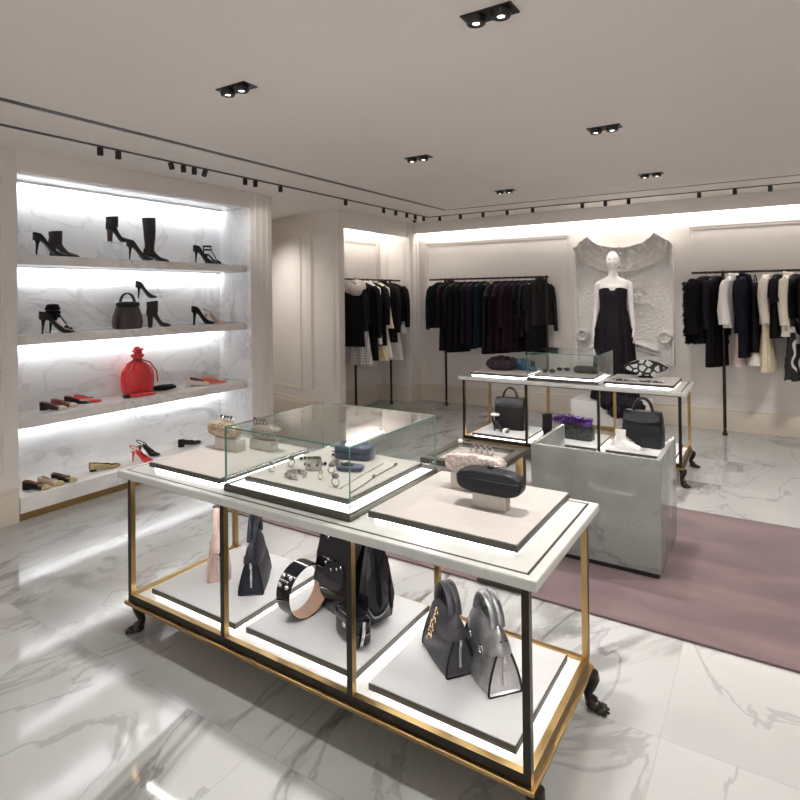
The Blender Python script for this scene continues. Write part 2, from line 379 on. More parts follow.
# ------------------------------------------------------------------ rug
def rugmat():
    m, t, out = nt('mauve_rug'); L = t.links.new; b = N(t, 'ShaderNodeBsdfPrincipled'); tc = N(t, 'ShaderNodeTexCoord')
    mp = N(t, 'ShaderNodeMapping'); mp.inputs['Scale'].default_value = (.8, 2.6, 1); mp.inputs['Rotation'].default_value = (0,0,.35); L(tc.outputs['Object'], mp.inputs[0])
    n1 = N(t, 'ShaderNodeTexNoise'); n1.inputs['Scale'].default_value = 1.6; n1.inputs['Detail'].default_value = 6; n1.inputs['Distortion'].default_value = .6; L(mp.outputs[0], n1.inputs['Vector'])
    r = N(t, 'ShaderNodeValToRGB'); r.color_ramp.elements[0].position = .35; r.color_ramp.elements[1].position = .68
    r.color_ramp.elements[0].color = (.095,.062,.066,1); r.color_ramp.elements[1].color = (.155,.10,.104,1); L(n1.outputs['Fac'], r.inputs[0])
    L(r.outputs[0], b.inputs['Base Color']); b.inputs['Roughness'].default_value = .95; b.inputs['Sheen Weight'].default_value = .2
    n2 = N(t, 'ShaderNodeTexNoise'); n2.inputs['Scale'].default_value = 350; L(tc.outputs['Object'], n2.inputs['Vector'])
    bp = N(t, 'ShaderNodeBump'); bp.inputs['Strength'].default_value = .35; bp.inputs['Distance'].default_value = .006; L(n2.outputs['Fac'], bp.inputs['Height']); L(bp.outputs[0], b.inputs['Normal'])
    L(b.outputs[0], out.inputs[0]); return m
o = MB().box(-3.59, 3.2, 2.93, 4.69, .001, .014).build('area_rug', rugmat(), bevel=.005); tag(o, 'large mauve rug on the white marble floor under the desk', 'rug')

# ------------------------------------------------------------------ display tables
def paw_foot():
    """dark bronze animal paw on a bent shank; local, toe towards +x, top at z=.137"""
    mb = MB()
    path = [(0,0,.137), (.006,0,.115), (.002,0,.09), (-.010,0,.065), (-.004,0,.045), (.010,0,.03)]
    rad = [.031, .029, .021, .017, .02, .024]
    mb.tube(path, lambda t: rad[min(5, int(t*5+.5))], 12, up=(0,1,0))
    mb.sell((.012,0,.02), (.032,.026,.019), nu=16, nv=8)
    for a in (-.7, -.24, .24, .7):
        mb.sell((.012+.034*cos(a), .032*sin(a), .011), (.02,.0095,.0105), nu=10, nv=6, M=None)
        mb.sell((.012+.052*cos(a), .046*sin(a), .007), (.008,.004,.006), nu=8, nv=6)
    return mb
HX, HY, PW = 1.0, .33, .024       # half size over the posts, post width
def make_table(label):
    t = T('display_table', label, 'table')
    sl = MB().box(-HX-.035, HX+.035, -HY-.032, HY+.032, .743, .778)
    sl.build('marble_top', M_top, t, bevel=.007, seg=3)
    il = MB()
    a, b, q = HX+.004, HY+.007, .0095
    il.box(-a, a, -b, -b+q, .7765, .7785).box(-a, a, b-q, b, .7765, .7785).box(-a, -a+q, -b+q, b-q, .7765, .7785).box(a-q, a, -b+q, b-q, .7765, .7785)
    il.build('inlay_line', M_black, t, smooth=False)
    # posts: bronze outwards (slot 0), brass inwards (slot 1)
    for i, x in enumerate((-HX, -HX/3-PW/2, HX/3-PW/2, HX-PW)):
        for y in (-HY, HY-PW):
            fr = y < 0
            p = MB(); ms = [0, 0, 0 if fr else 1, 0 if i == 3 else 1, 1 if fr else 0, 0 if i == 0 else 1]
            p.box(x, x+PW, y, y+PW, .184, .737, ms); p.build('post', [M_bronze, M_brass], t, smooth=False)
    rl = MB()
    for y in (-HY, HY-.02): rl.box(-HX, HX, y, y+.02, .733, .743)
    for x in (-HX, HX-.02): rl.box(x, x+.02, -HY+.02, HY-.02, .733, .743)
    rl.build('top_rail', M_bronze, t, smooth=False)
    bs = MB()
    for (x0,x1,y0,y1,out_) in ((-HX,HX,-HY,-HY+PW,2),(-HX,HX,HY-PW,HY,4),(-HX,-HX+PW,-HY+PW,HY-PW,5),(HX-PW,HX,-HY+PW,HY-PW,3)):
        ms = [0,1,1,1,1,1]; ms[out_] = 0
        bs.box(x0,x1,y0,y1,.152,.184,ms)
    bs.build('base_frame', [M_bronze, M_brass], t, smooth=False)
    MB().box(-HX-.014, HX+.014, -HY-.014, HY+.014, .137, .152).build('gold_ledge', M_brass, t, bevel=.003, smooth=False)
    MB().box(-HX+PW, HX-PW, -HY+PW, HY-PW, .153, .172).build('shelf', M_wht, t, smooth=False)
    led = MB()
    led.box(-HX+.06, HX-.06, -HY+.05, -HY+.062, .7385, .7425).box(-HX+.06, HX-.06, HY-.062, HY-.05, .7385, .7425)
    led.build('led_strip', M_tled, t, smooth=False)
    for x, y, a in ((-HX+.045,-HY+.03,205), (HX+.002,-HY+.022,-45), (-HX+.045,HY-.03,155), (HX+.006,HY-.022,12)):
        f = paw_foot().build('foot', M_bronze, t, angle=60); f.location = (x, y, 0); f.rotation_euler = (0,0,R(a))
    return t
TA = make_table('marble topped brass display table nearest the camera'); TA.location = (-1.605, 1.96, 0); TA['group'] = 'marble and brass display tables'
TB = copy_tree(TA); TB.location = (-1.62, 5.58, 0); TB['label'] = 'marble topped brass display table behind the desk near the mannequin'

def tray(name, label, x0, x1, y0, y1, zb, ztop, mat, cat='display tray', gap=.013):
    cx, cy = (x0+x1)/2, (y0+y1)/2; a, b = (x1-x0)/2, (y1-y0)/2
    t = T(name, label, cat, (cx, cy, zb), 0, 'dark edged display trays')
    h = ztop - zb
    MB().box(-a+.018, a-.018, -b+.018, b-.018, 0, gap+.001).build('light_base', M_glow, t, smooth=False)
    MB().box(-a, a, -b, b, gap, h-.003).build('tray_frame', M_trim, t, bevel=.001)
    MB().box(-a+.004, a-.004, -b+.004, b-.004, h-.003, h).build('tray_surface', mat, t, smooth=False)
    return t
ZT, ZS = .778, .172
tray('display_tray', 'beige tray holding the two gold clutches at the left of the near table top', -2.515, -2.015, 1.685, 2.26, ZT, .815, M_tray)
tray('display_tray', 'beige tray holding the black clutch at the right of the near table top', -1.245, -.672, 1.715, 2.276, ZT, .815, M_tray)
tray('display_tray', 'white tray under the pink and navy handbags on the near table shelf', -2.51, -1.93, 1.69, 2.26, ZS, .21, M_trayw)
tray('display_tray', 'white tray under the coiled belt and black patent tote, near table shelf', -1.875, -1.30, 1.70, 2.25, ZS, .21, M_trayw)
tray('display_tray', 'white tray under the grey and silver handbags on the near table shelf', -1.23, -.672, 1.685, 2.22, ZS, .21, M_trayw)
tray('display_tray', 'pale tray under the aubergine bag on the far table top', -2.57, -1.99, 5.32, 5.84, ZT, .815, M_tray)
tray('display_tray', 'pale tray under the black and white clutch on the far table top', -1.255, -.685, 5.32, 5.86, ZT, .815, M_tray)
tray('display_tray', 'white tray under the ribbed black tote on the far table shelf', -2.54, -1.98, 5.30, 5.86, ZS, .21, M_trayw)
tray('display_tray', 'white tray under the purple flower bag on the far table shelf', -1.90, -1.32, 5.30, 5.86, ZS, .21, M_trayw)
tray('display_tray', 'white tray under the smooth black tote on the far table shelf', -1.24, -.68, 5.30, 5.86, ZS, .21, M_trayw)

def glass_case(label, x0, x1, y0, y1, h, tlabel):
    cx, cy = (x0+x1)/2, (y0+y1)/2; a, b = (x1-x0)/2, (y1-y0)/2
    t = T('glass_case', label, 'glass case', (cx, cy, ZT), 0, 'glass jewellery cases')
    fr = MB(); e = .012
    for z in ((0, .026),):
        fr.box(-a, a, -b, -b+e, *z).box(-a, a, b-e, b, *z).box(-a, -a+e, -b+e, b-e, *z).box(a-e, a, -b+e, b-e, *z)
    fr.build('base_frame', M_trim, t, bevel=.001)
    MB().box(-a+e, a-e, -b+e, b-e, 0, .022).build('light_panel', M_led_face, t, smooth=False)
    g = MB(); d = .006; i = .004; z0, z1 = .026, h
    def pane(x0,x1,y0,y1,z0,z1, axis):
        ms = {'y': [1,1,0,1,0,1], 'x': [1,1,1,0,1,0], 'z': [0,0,1,1,1,1]}[axis]
        g.box(x0,x1,y0,y1,z0,z1,ms)
    pane(-a+i, a-i, -b+i, -b+i+d, z0, z1, 'y'); pane(-a+i, a-i, b-i-d, b-i, z0, z1, 'y')
    pane(-a+i, -a+i+d, -b+i+d, b-i-d, z0, z1, 'x'); pane(a-i-d, a-i, -b+i+d, b-i-d, z0, z1, 'x')
    pane(-a+i, a-i, -b+i, b-i, z1, z1+d, 'z')
    g.build('glass_cover', [M_glass, M_gedge], t, smooth=False)
    hg = MB().box(-.03, .03, b-i-.001, b+.006, h-.03, h-.01)
    hg.build('lock', M_black, t, smooth=False)
    return t
glass_case('glass case full of rings and hairpins on the near table', -1.965, -1.29, 1.665, 2.32, .265, '')
tray('display_tray', 'beige tray of jewellery inside the glass case on the near table', -1.90, -1.345, 1.725, 2.28, .80, .835, M_tray)
glass_case('glass case with a dark clutch inside, on the far table', -1.955, -1.29, 5.285, 5.88, .26, '')
tray('display_tray', 'pale tray inside the glass case on the far table', -1.90, -1.35, 5.34, 5.83, .80, .83, M_tray)

# ------------------------------------------------------------------ desk, side table
d = T('cash_desk', 'grey white marble cash desk standing on the mauve rug', 'desk', (-.882, 3.755, .014))
MB().box(-.34, .34, -.29, .27, 0, .035).build('plinth', M_black, d, smooth=False)
MB().box(-.368, .368, -.318, -.293, .035, .663).build('front_panel', M_desk, d, bevel=.002)
for s_ in (-1, 1):
    MB().box(min(s_*.368, s_*.343), max(s_*.368, s_*.343), -.2925, .30, .035, .663).build('side_panel', M_desk, d, bevel=.002)
MB().box(-.3425, .3425, -.2925, .29, .40, .43).build('worktop', M_wht, d, smooth=False)
MB().box(-.3425, .3425, .2, .22, .035, .40).build('back_panel', M_wht, d, smooth=False)
st = T('side_table', 'small dark framed side table with glass top between near table and desk', 'table', (-1.365, 2.87, 0))
g = MB(); a = .215; e = .045
g.box(-a, a, -a, -a+e, .705, .735).box(-a, a, a-e, a, .705, .735).box(-a, -a+e, -a+e, a-e, .705, .735).box(a-e, a, -a+e, a-e, .705, .735)
g.build('table_frame', M_trim, st, bevel=.002)
MB().box(-a+e, a-e, -a+e, a-e, .722, .730).build('glass_top', [M_glass], st, smooth=False)
MB().box(-a+e, a-e, -a+e, a-e, .707, .711).build('under_panel', M_tray, st, smooth=False)
MB().box(a-.045, a-.001, a-.045, a-.001, .027, .705, [0,0,1,0,0,1]).build('leg', [M_bronze, M_brass], st, bevel=.001)
MB().box(-.02, a+.02, .05, a+.02, .0145, .0265).build('foot_plate', M_bronze, st, bevel=.002)

# ------------------------------------------------------------------ niche shelves
for z, lab in ((1.93, 'top marble shelf of the lit niche'), (1.333, 'middle marble shelf of the lit niche'), (.723, 'lowest marble shelf of the lit niche')):
    s_ = T('niche_shelf', lab + ' on the left wall', 'shelf', (XB, N0, z-.072), 0, 'marble shelves in the niche')
    MB().box(.001, .43, .02, 2.205, 0, .072).build('shelf_board', M_shelf, s_, bevel=.002)
    MB().box(.075, .083, .05, 2.17, -.011, -.0005, [0,0,0,0,0,1]).build('led_strip', [M_wht, M_led], s_, smooth=False)

#@@ITEMS
# ------------------------------------------------------------------ shoes
K_leather = pm('black_leather', (.010,.0095,.010), .36, var=.2, scale=40, spec=.3)
K_suede = pm('black_suede', (.012,.011,.012), .9, var=.2, scale=60, spec=.15)
K_grey = pm('charcoal_leather', (.022,.020,.021), .45, var=.15, scale=40, spec=.3)
K_lining = pm('tan_lining', (.36,.22,.15), .6, var=.05)
K_dlin = pm('dark_lining', (.035,.028,.026), .6, var=.05)
K_cream = pm('cream_leather', (.72,.62,.50), .4, var=.05)
K_gold = pm('gold_leather', (.50,.40,.20), .32, .55, var=.18, scale=60)
K_red = pm('red_leather', (.62,.028,.03), .35, var=.12, coat=.2)
K_burg = pm('burgundy_leather', (.16,.018,.03), .4, var=.15)
K_coral = pm('coral_leather', (.72,.14,.09), .4, var=.1)
K_ivory = pm('ivory_leather', (.72,.67,.60), .45, var=.04)
K_blush = pm('blush_leather', (.62,.43,.36), .45, var=.05)
K_white = pm('white_leather', (.78,.76,.74), .45, var=.03)
K_redsole = pm('rust_heel_leather', (.06,.033,.028), .4, var=.1)

def shoe_upper(L, h, o_end=.62, o_close=.8, hts=None, wts=None, mi_out=0, wscale=1.0, toe=1.0):
    hts = hts or [(0,.058),(.2,.05),(.45,.036),(.6,.038),(.8,.034),(.93,.02),(1,.007)]
    wts = wts or [(0,.013),(.04,.022),(.12,.028),(.38,.023),(.68,.038),(.82,.033),(.93,.018*toe),(1,.004*toe)]
    rings = []; n = 26; ts = []
    for i in range(n + 1):
        t = i/n; x = L*t; z0 = h*(1-ss(.16,.70,t)) + .003 + .004*ss(.85,1,t); w = interp(wts, t)*wscale; ht = interp(hts, t)
        o = 1 - ss(o_end, o_close, t)
        out = []
        yt = w*.86*o; 
        for k in range(6):      # left side, top to bottom: quadratic curve
            u = k/5; c = (w*1.06, ht*.92)
            y = (1-u)**2*yt + 2*u*(1-u)*c[0] + u*u*w*.9; z = (1-u)**2*ht + 2*u*(1-u)*c[1]*.8 + 0
            out.append((y, z))
        full = [(y, z) for y, z in out] + [(0, 0)] + [(-y, z) for y, z in reversed(out)]
        inn = [(y*.9, .004 + z*(.94 if o < .3 else 1) - (.0 if o > .3 else .001)) for y, z in reversed(full)]
        rings.append([(x, y, z0 + z) for y, z in full + inn]); ts.append(t)
    return rings
def put_upper(mb, rings, lin=1):
    n = len(rings[0])//2
    return mb.loft(rings, 0, (True, True), True, fm=lambda i, j: 0 if j < n-1 else (lin if j >= n else 0))
def shoe(name, label, loc, rz, L=.22, h=.10, up=None, lin=None, heel=None, style='pump', cap=None, group=None, hr=.005, ht=.14, sw=1.0):
    up = up or K_leather; lin = lin or (K_lining if style == 'flat' or 'tan lining' in label else K_dlin); heel = heel or up
    t = T(name, label, 'shoe', loc, rz, group)
    hx = .035
    if style in ('pump', 'sling', 'flat'):
        if style == 'flat':
            hts = [(0,.05),(.2,.042),(.5,.032),(.65,.033),(.85,.03),(.95,.02),(1,.008)]
            r = shoe_upper(L, h, .60, .74, hts, [(0,.014),(.04,.023),(.12,.029),(.4,.026),(.7,.038),(.85,.034),(.95,.022),(1,.008)], wscale=sw)
        else: r = shoe_upper(L, h)
        if style == 'sling': r = r[8:]
        put_upper(MB(), r).build('upper', [up, lin], t, angle=60)
        if cap:
            rc = shoe_upper(L, h, .60, .74, [(0,.05),(.2,.042),(.5,.032),(.65,.033),(.85,.03),(.95,.02),(1,.008)], [(0,.014),(.04,.023),(.12,.029),(.4,.026),(.7,.038),(.85,.034),(.95,.022),(1,.008)], wscale=sw)[20:]
            rc = [[(x + .0012*ss(0,1,i/6), y*1.04, z*1.04 + .0004) for x, y, z in ring[:13]] for i, ring in enumerate(rc)]
            MB().loft(rc, 0, (True, True), True).build('toe_cap', cap, t, angle=60)
        if style == 'sling':
            pts = [(.06, .027, h*.92+.03), (.03, .026, h+.035), (.004, .015, h+.05), (-.004, 0, h+.053), (.004, -.015, h+.05), (.03, -.026, h+.035), (.06, -.027, h*.92+.03)]
            MB().tube(pts, .004, 8).build('heel_strap', up, t)
            MB().sell((.045, 0, h*.95+.003), (.05, .026, .004), nu=16, nv=6).build('insole', lin, t)
    elif style in ('boot', 'tall'):
        hts = [(0,.07),(.2,.085),(.38,.085),(.5,.06),(.65,.044),(.85,.032),(.95,.02),(1,.007)]
        r = shoe_upper(L, h, -.5, -.3, hts)
        put_upper(MB(), r, 0).build('upper', [up, up], t, angle=60)
        sh = MB(); rings = []
        zt = h + ht
        for i in range(11):
            u = i/10; z = lerp(h*.95 + .03, zt, u)
            a = lerp(.046, .05 if style == 'boot' else .06, u) - .006*sin(pi*min(1, u*2.2))*(style == 'tall'); b_ = lerp(.031, .043 if style == 'boot' else .052, u)
            cx = lerp(.052, .05, u) + (.006*sin(pi*u) if style == 'tall' else 0)
            rings.append([(cx + a*cos(2*pi*k/20), b_*sin(2*pi*k/20), z + .006*cos(2*pi*k/20)*u) for k in range(20)])
        rin = [[(x*.94+.003, y*.93, z-dz) for x, y, z in rings[-1]] for dz in (0, .03)]
        sh.loft(rings + rin, 0, (True, True)); sh.build('shaft', up, t)
    elif style == 'sandal':
        rs = shoe_upper(L, h, -.5, -.3, [(0,.006),(1,.006)])
        put_upper(MB(), rs, 0).build('sole', [lin, lin], t, angle=60)
        for xx, zz in ((.72, .034), (.60, .040)):
            x = L*xx; z0 = h*(1-ss(.16,.70,xx)); w_ = .038
            MB().tube([(x, w_*cos(a), z0 + .006 + zz*sin(a)) for a in [pi*k/10 for k in range(11)]], .013, 8, flat=.25, up=(0,0,1)).build('toe_strap', up, t)
        zA = h + .085
        for zz, rr in ((zA, .036), (zA-.035, .034)):
            MB().torus((.04, 0, zz), rr, .008, 'z', 20, 8, sx=1.1, sy=.85).build('ankle_strap', up, t)
        MB().tube([(.004, 0, h), (-.002, 0, h+.05), (.002, 0, zA)], .006, 8).build('heel_strap', up, t)
        MB().tube([(L*.6, 0, h*.25+.04), (L*.42, 0, h*.75+.05), (.075, 0, zA)], .005, 8).build('centre_strap', up, t)
    if style == 'ruffle': pass
    if h > .03:
        blk = hr > .012
        r0 = (.026, .022) if not blk else (.028, .025)
        hl = MB(); rings = []
        for i in range(9):
            u = i/8; a = lerp(r0[0], hr, u**.28 if not blk else u**.6); b_ = lerp(r0[1], hr*(1 if not blk else .95), u**.28 if not blk else u**.6)
            cx = lerp(.032, .022 if not blk else .03, u**.6) ; z = lerp(h + .004 - .0, 0, u)
            rings.append([(cx + a*cos(2*pi*k/12), b_*sin(2*pi*k/12), z) for k in range(12)])
        hl.loft(rings).build('heel', heel, t)
    else:
        MB().box(.004, .05, -.02, .02, 0, h+.004).build('heel', heel, t, bevel=.003)
    return t
def riser(label, loc, w_, d_, h_):
    t = T('acrylic_riser', label, 'display stand', loc, 0, 'clear acrylic shoe risers')
    MB().box(-d_/2, d_/2, -w_/2, w_/2, h_-.008, h_).build('platform', M_acry, t, bevel=.001)
    for s_ in (-1, 1): MB().box(-d_/2, d_/2, s_*w_/2-(.006 if s_ > 0 else 0), s_*w_/2+(0 if s_ > 0 else .006), 0, h_-.008).build('side', M_acry, t, bevel=.001)
    return t
Z1, Z2, Z3, Z4 = 1.93, 1.333, .723, .17
shoe('stiletto_pump', 'black stiletto pump at the left end of the top niche shelf', (-4.70, 2.19, Z1), 78, .235, .115)
shoe('ankle_boot', 'charcoal pointed ankle boot beside the pump at the top shelf left', (-4.80, 2.35, Z1), 78, .225, .075, K_grey, style='boot', hr=.02, ht=.135)
riser('clear acrylic riser under the raised ankle boot on the top shelf', (-4.76, 2.885, Z1), .15, .12, .158)
shoe('ankle_boot', 'dark block heeled ankle boot raised on an acrylic riser, top shelf', (-4.77, 2.805, Z1+.158), 78, .20, .10, K_grey, heel=K_redsole, style='boot', hr=.02, ht=.115)
shoe('stiletto_pump', 'charcoal stiletto pump below the raised boot on the top shelf', (-4.66, 2.925, Z1), 82, .235, .115, K_grey)
shoe('tall_boot', 'tall black knee boot standing on the top niche shelf', (-4.76, 3.15, Z1), 84, .245, .045, K_grey, style='tall', hr=.017, ht=.355)
shoe('stiletto_pump', 'black stiletto pump at the right end of the top niche shelf', (-4.70, 3.64, Z1), 80, .235, .115)
shoe('strappy_sandal', 'black strappy ankle sandal at the right end of the top shelf', (-4.79, 3.83, Z1), 78, .225, .10, K_leather, lin=K_grey, style='sandal')
# middle shelf
shoe('stiletto_pump', 'black stiletto pump with tan lining, middle shelf left end', (-4.66, 2.21, Z2), 74, .24, .11)
sd = shoe('ruffled_sandal', 'black high sandal with ruffled ankle cuff on the middle shelf', (-4.76, 2.315, Z2), 70, .225, .10, K_leather, lin=K_blush, style='sandal')
rf = MB()
for zz, r0, ph in ((.135, .042, 0), (.165, .046, 1.1), (.195, .044, 2.3), (.215, .036, .4)):
    rf.lathe([(r0*.55, zz-.012), (r0, zz-.016), (r0*1.12, zz-.004), (r0, zz+.008), (r0*.5, zz+.012)], 48, rad=lambda a, z, p=ph: 1 + .13*sin(9*a+p) + .05*sin(17*a))
rf.build('ruffle', K_suede, sd).location = (.04, 0, 0)
rb = MB()
for k in range(9): rb.sell((.05+.012*random.uniform(-1,1), .02*random.uniform(-1,1), .12+.012*k*.6-.05*(k%3)*.3), (.02,.022,.012), nu=10, nv=6)
rb.build('ruffle', K_suede, sd)
riser('clear acrylic riser under the raised pump on the middle shelf', (-4.90, 3.235, Z2), .13, .12, .262)
shoe('stiletto_pump', 'black stiletto pump raised on an acrylic riser, middle shelf', (-4.90, 3.16, Z2+.262), 74, .19, .10)
shoe('ankle_boot', 'black block heeled ankle boot in front of the middle shelf riser', (-4.70, 3.135, Z2), 76, .215, .105, K_leather, style='boot', hr=.018, ht=.13)
shoe('stiletto_pump', 'black suede pump with thick heel at the right of the middle shelf', (-4.72, 3.63, Z2), 76, .235, .12, K_suede, hr=.010)
shoe('slingback_shoe', 'blush pink slingback shoe behind the black suede pump', (-4.80, 3.83, Z2), 74, .22, .10, K_blush, lin=K_cream, style='sling')
# lowest shelf: flats
shoe('ballet_flat', 'black ballet flat with cream toe cap, first of the row on lowest shelf', (-4.86, 2.31, Z3), 36, .205, .012, K_leather, style='flat', cap=K_cream)
shoe('ballet_flat', 'burgundy ballet flat with cream toe cap on the lowest shelf', (-4.91, 2.42, Z3), 36, .205, .012, K_burg, style='flat', cap=K_cream)
shoe('ballet_flat', 'plain black ballet flat between burgundy and red flats', (-4.96, 2.55, Z3), 38, .205, .012, K_leather, style='flat')
shoe('ballet_flat', 'pointed bright red flat at the end of the lowest shelf row', (-4.94, 2.62, Z3), 42, .215, .012, K_red, style='flat')
shoe('ballet_flat', 'ivory flat beside the burgundy flat at the lowest shelf right', (-4.86, 3.65, Z3), 62, .235, .012, K_ivory, lin=K_cream, style='flat')
shoe('ballet_flat', 'dark burgundy flat behind the ivory flat, lowest shelf right', (-4.95, 3.78, Z3), 46, .22, .012, K_burg, style='flat')
shoe('ballet_flat', 'coral red flat at the far right of the lowest shelf', (-4.84, 3.85, Z3), 58, .235, .012, K_coral, lin=K_cream, style='flat')
shoe('ballet_flat', 'blush flat behind the coral flat on the lowest shelf', (-4.96, 3.93, Z3), 56, .215, .012, K_blush, lin=K_cream, style='flat')
# plinth
shoe('ballet_flat', 'black flat with gold toe cap, leftmost on the marble plinth', (-4.74, 2.13, Z4), 36, .195, .014, K_leather, style='flat', cap=K_gold)
shoe('ballet_flat', 'blush and gold flat between two black gold capped flats on the plinth', (-4.74, 2.235, Z4), 36, .195, .014, K_blush, lin=K_cream, style='flat', cap=K_gold)
shoe('ballet_flat', 'black flat with pale gold toe, third of the row on the plinth', (-4.74, 2.335, Z4), 36, .195, .014, K_leather, style='flat', cap=K_gold)
shoe('ballet_flat', 'gold flat shoe with black heel lying alone on the plinth', (-4.74, 2.63, Z4), 76, .24, .016, K_gold, lin=K_leather, heel=K_leather, style='flat')
shoe('slingback_shoe', 'red high slingback shoe at the table end of the plinth', (-4.72, 2.98, Z4), 30, .21, .09, K_red, lin=K_red, style='sling')
shoe('slingback_shoe', 'black high slingback shoe right of the red one on the plinth', (-4.84, 3.12, Z4), 34, .21, .09, K_leather, style='sling')
shoe('loafer', 'black flat shoe on the plinth behind the near table corner', (-4.76, 3.50, Z4), 84, .235, .018, K_leather, lin=K_leather, style='flat')
# pouches and bags in the niche
def pouch(name, label, loc, rz, a, b, h, mat, tip=None):
    t = T(name, label, 'clutch', loc, rz)
    MB().sell((0,0,h/2), (a, b, h/2), .5, .45, 28, 8, disp=lambda p: Vector((p.x, p.y, p.z*(1-.35*abs(p.x)/a)))).build('body', mat, t)
    MB().tube([(-a*.9, b*.2, h*.86), (0, b*.15, h*1.0), (a*.9, b*.2, h*.86)], .0025, 6).build('zip', K_leather if tip else mat, t)
    if tip: MB().sell((-a*.93, 0, h/2), (a*.2, b*.85, h*.5), .5, .5, 16, 8).build('tip', tip, t)
    return t
pouch('pouch', 'flat red pouch with a black end in front of the red bag', (-4.745, 3.10, Z3), 84, .135, .045, .03, K_red, K_leather)
pouch('pouch', 'flat black pouch to the right of the red drawstring bag', (-4.86, 3.41, Z3), 80, .12, .05, .05, K_suede)
t = T('drawstring_bag', 'bright red gathered drawstring bag on the lowest niche shelf', 'bag', (-4.91, 3.18, Z3), 75)
def fold(k, amp): return lambda a, z: 1 + amp*sin(k*a + 9*z) + amp*.5*sin(2.3*k*a)
prof = [(.105,0),(.135,.02),(.142,.08),(.145,.14),(.140,.19),(.118,.235),(.08,.27),(.042,.295),(.03,.31),(.04,.325),(.055,.345),(.05,.36),(.03,.352)]
mb = MB(); mb.lathe(prof, 64, rad=lambda a, z: 1 + (.02+.08*ss(.16,.30,z))*sin(11*a+1.5*sin(2*a)) + .02*sin(3*a))
mb.v = [Vector((p.x, p.y*.72, p.z)) for p in mb.v]; mb.build('body', K_red, t)
mb = MB(); mb.torus((0,0,.305), .034, .010, 'z', 24, 8)
mb.build('drawstring', K_burg, t)
mb = MB()
for k in range(6):
    a = k*1.05; mb.torus((.02*cos(a), .02*sin(a), .375+.006*k), .026, .011, 'xyz'[k%3], 14, 8)
mb.build('knot', K_red, t)
mb = MB()
for s_ in (-1,1): mb.tube([(s_*.03,0,.31),(s_*.10,-.03,.28),(s_*.145,-.07,.20),(s_*.155,-.075,.10)], .007, 8)
mb.build('strap', K_red, t)

def rrect(a, b, e=.35, n=28):
    f = lambda x: math.copysign(abs(x)**e, x)
    return [(a*f(cos(2*pi*k/n)), b*f(sin(2*pi*k/n))) for k in range(n)]
def tote(name, label, loc, rz, W, D, H, mat, hand_h=.10, ribs=0, taper=.93, flap=True, hmat=None, cat='handbag'):
    t = T(name, label, cat, loc, rz); rings = []
    n = 96 if ribs else 40
    for z, s_ in ((0,.95),(.006,1),(H*.5,1),(H*.85,taper+.03),(H*.97,taper),(H,taper-.02)):
        rg = rrect(W/2*s_, D/2*(1 if z < H*.5 else lerp(1, .45, (z/H-.5)*2)), .28, n)
        if ribs:
            rg = [(x, y + math.copysign(.004, y)*(.5+.5*cos(2*pi*x/W*ribs)) if abs(y) > D*.15 else y) for x, y in rg]
        rings.append([(x, y, z) for x, y in rg])
    MB().loft(rings).build('body', mat, t, angle=50)
    if flap:
        fr = []
        for u in range(9):
            x = lerp(-W*.47*taper, W*.47*taper, u/8); dz = H*.30*(1-.25*(2*u/8-1)**2)
            y0 = D*.27
            fr.append([(x, y0*1.0, H+.004), (x, -y0, H+.005), (x, -D*.44, H-dz*.55), (x, -D*.53, H-dz), (x, -D*.53+.006, H-dz), (x, -D*.40, H-dz*.55), (x, -y0+.008, H-.001), (x, y0-.008, H-.002)])
        MB().loft(fr).build('flap', mat, t, angle=60)
    for s_ in (-1, 1):
        p = [(W*.24*cos(pi*k/14)*1.0, s_*D*.12, H-.012+hand_h*sin(pi*k/14)) for k in range(15)]
        MB().tube(p, .0085, 8).build('handle', hmat or mat, t)
    MB().box(-.012,.012,-D*.55,-D*.55+.006,H*.62,H*.62+.03).build('clasp', M_bronze, t, bevel=.002)
    return t
t = T('handbag', 'small dark brown ribbed handbag on the middle niche shelf', 'handbag', (-4.73, 2.97, Z2), 80)
mb = MB(); rings = []
for z, a, b in ((0,.10,.05),(.008,.115,.062),(.06,.122,.064),(.12,.115,.058),(.18,.095,.042),(.215,.085,.03)):
    rings.append([(x*(1+.012*cos(40*pi*k/80)), y*(1+.05*cos(40*2*pi*k/80)), z) for k, (x, y) in enumerate(rrect(a, b, .6, 80))])
mb.loft(rings); mb.build('body', pm('dark_brown_leather', (.05,.032,.03), .4, var=.3, scale=30), t)
MB().sell((0,-.01,.212), (.10,.043,.026), .6, .7, 28, 8).build('flap', K_leather, t)
for s_ in (-1,1): MB().tube([(.062*cos(pi*k/12), s_*.014, .215+.095*sin(pi*k/12)) for k in range(13)], .007, 8).build('handle', K_leather, t)

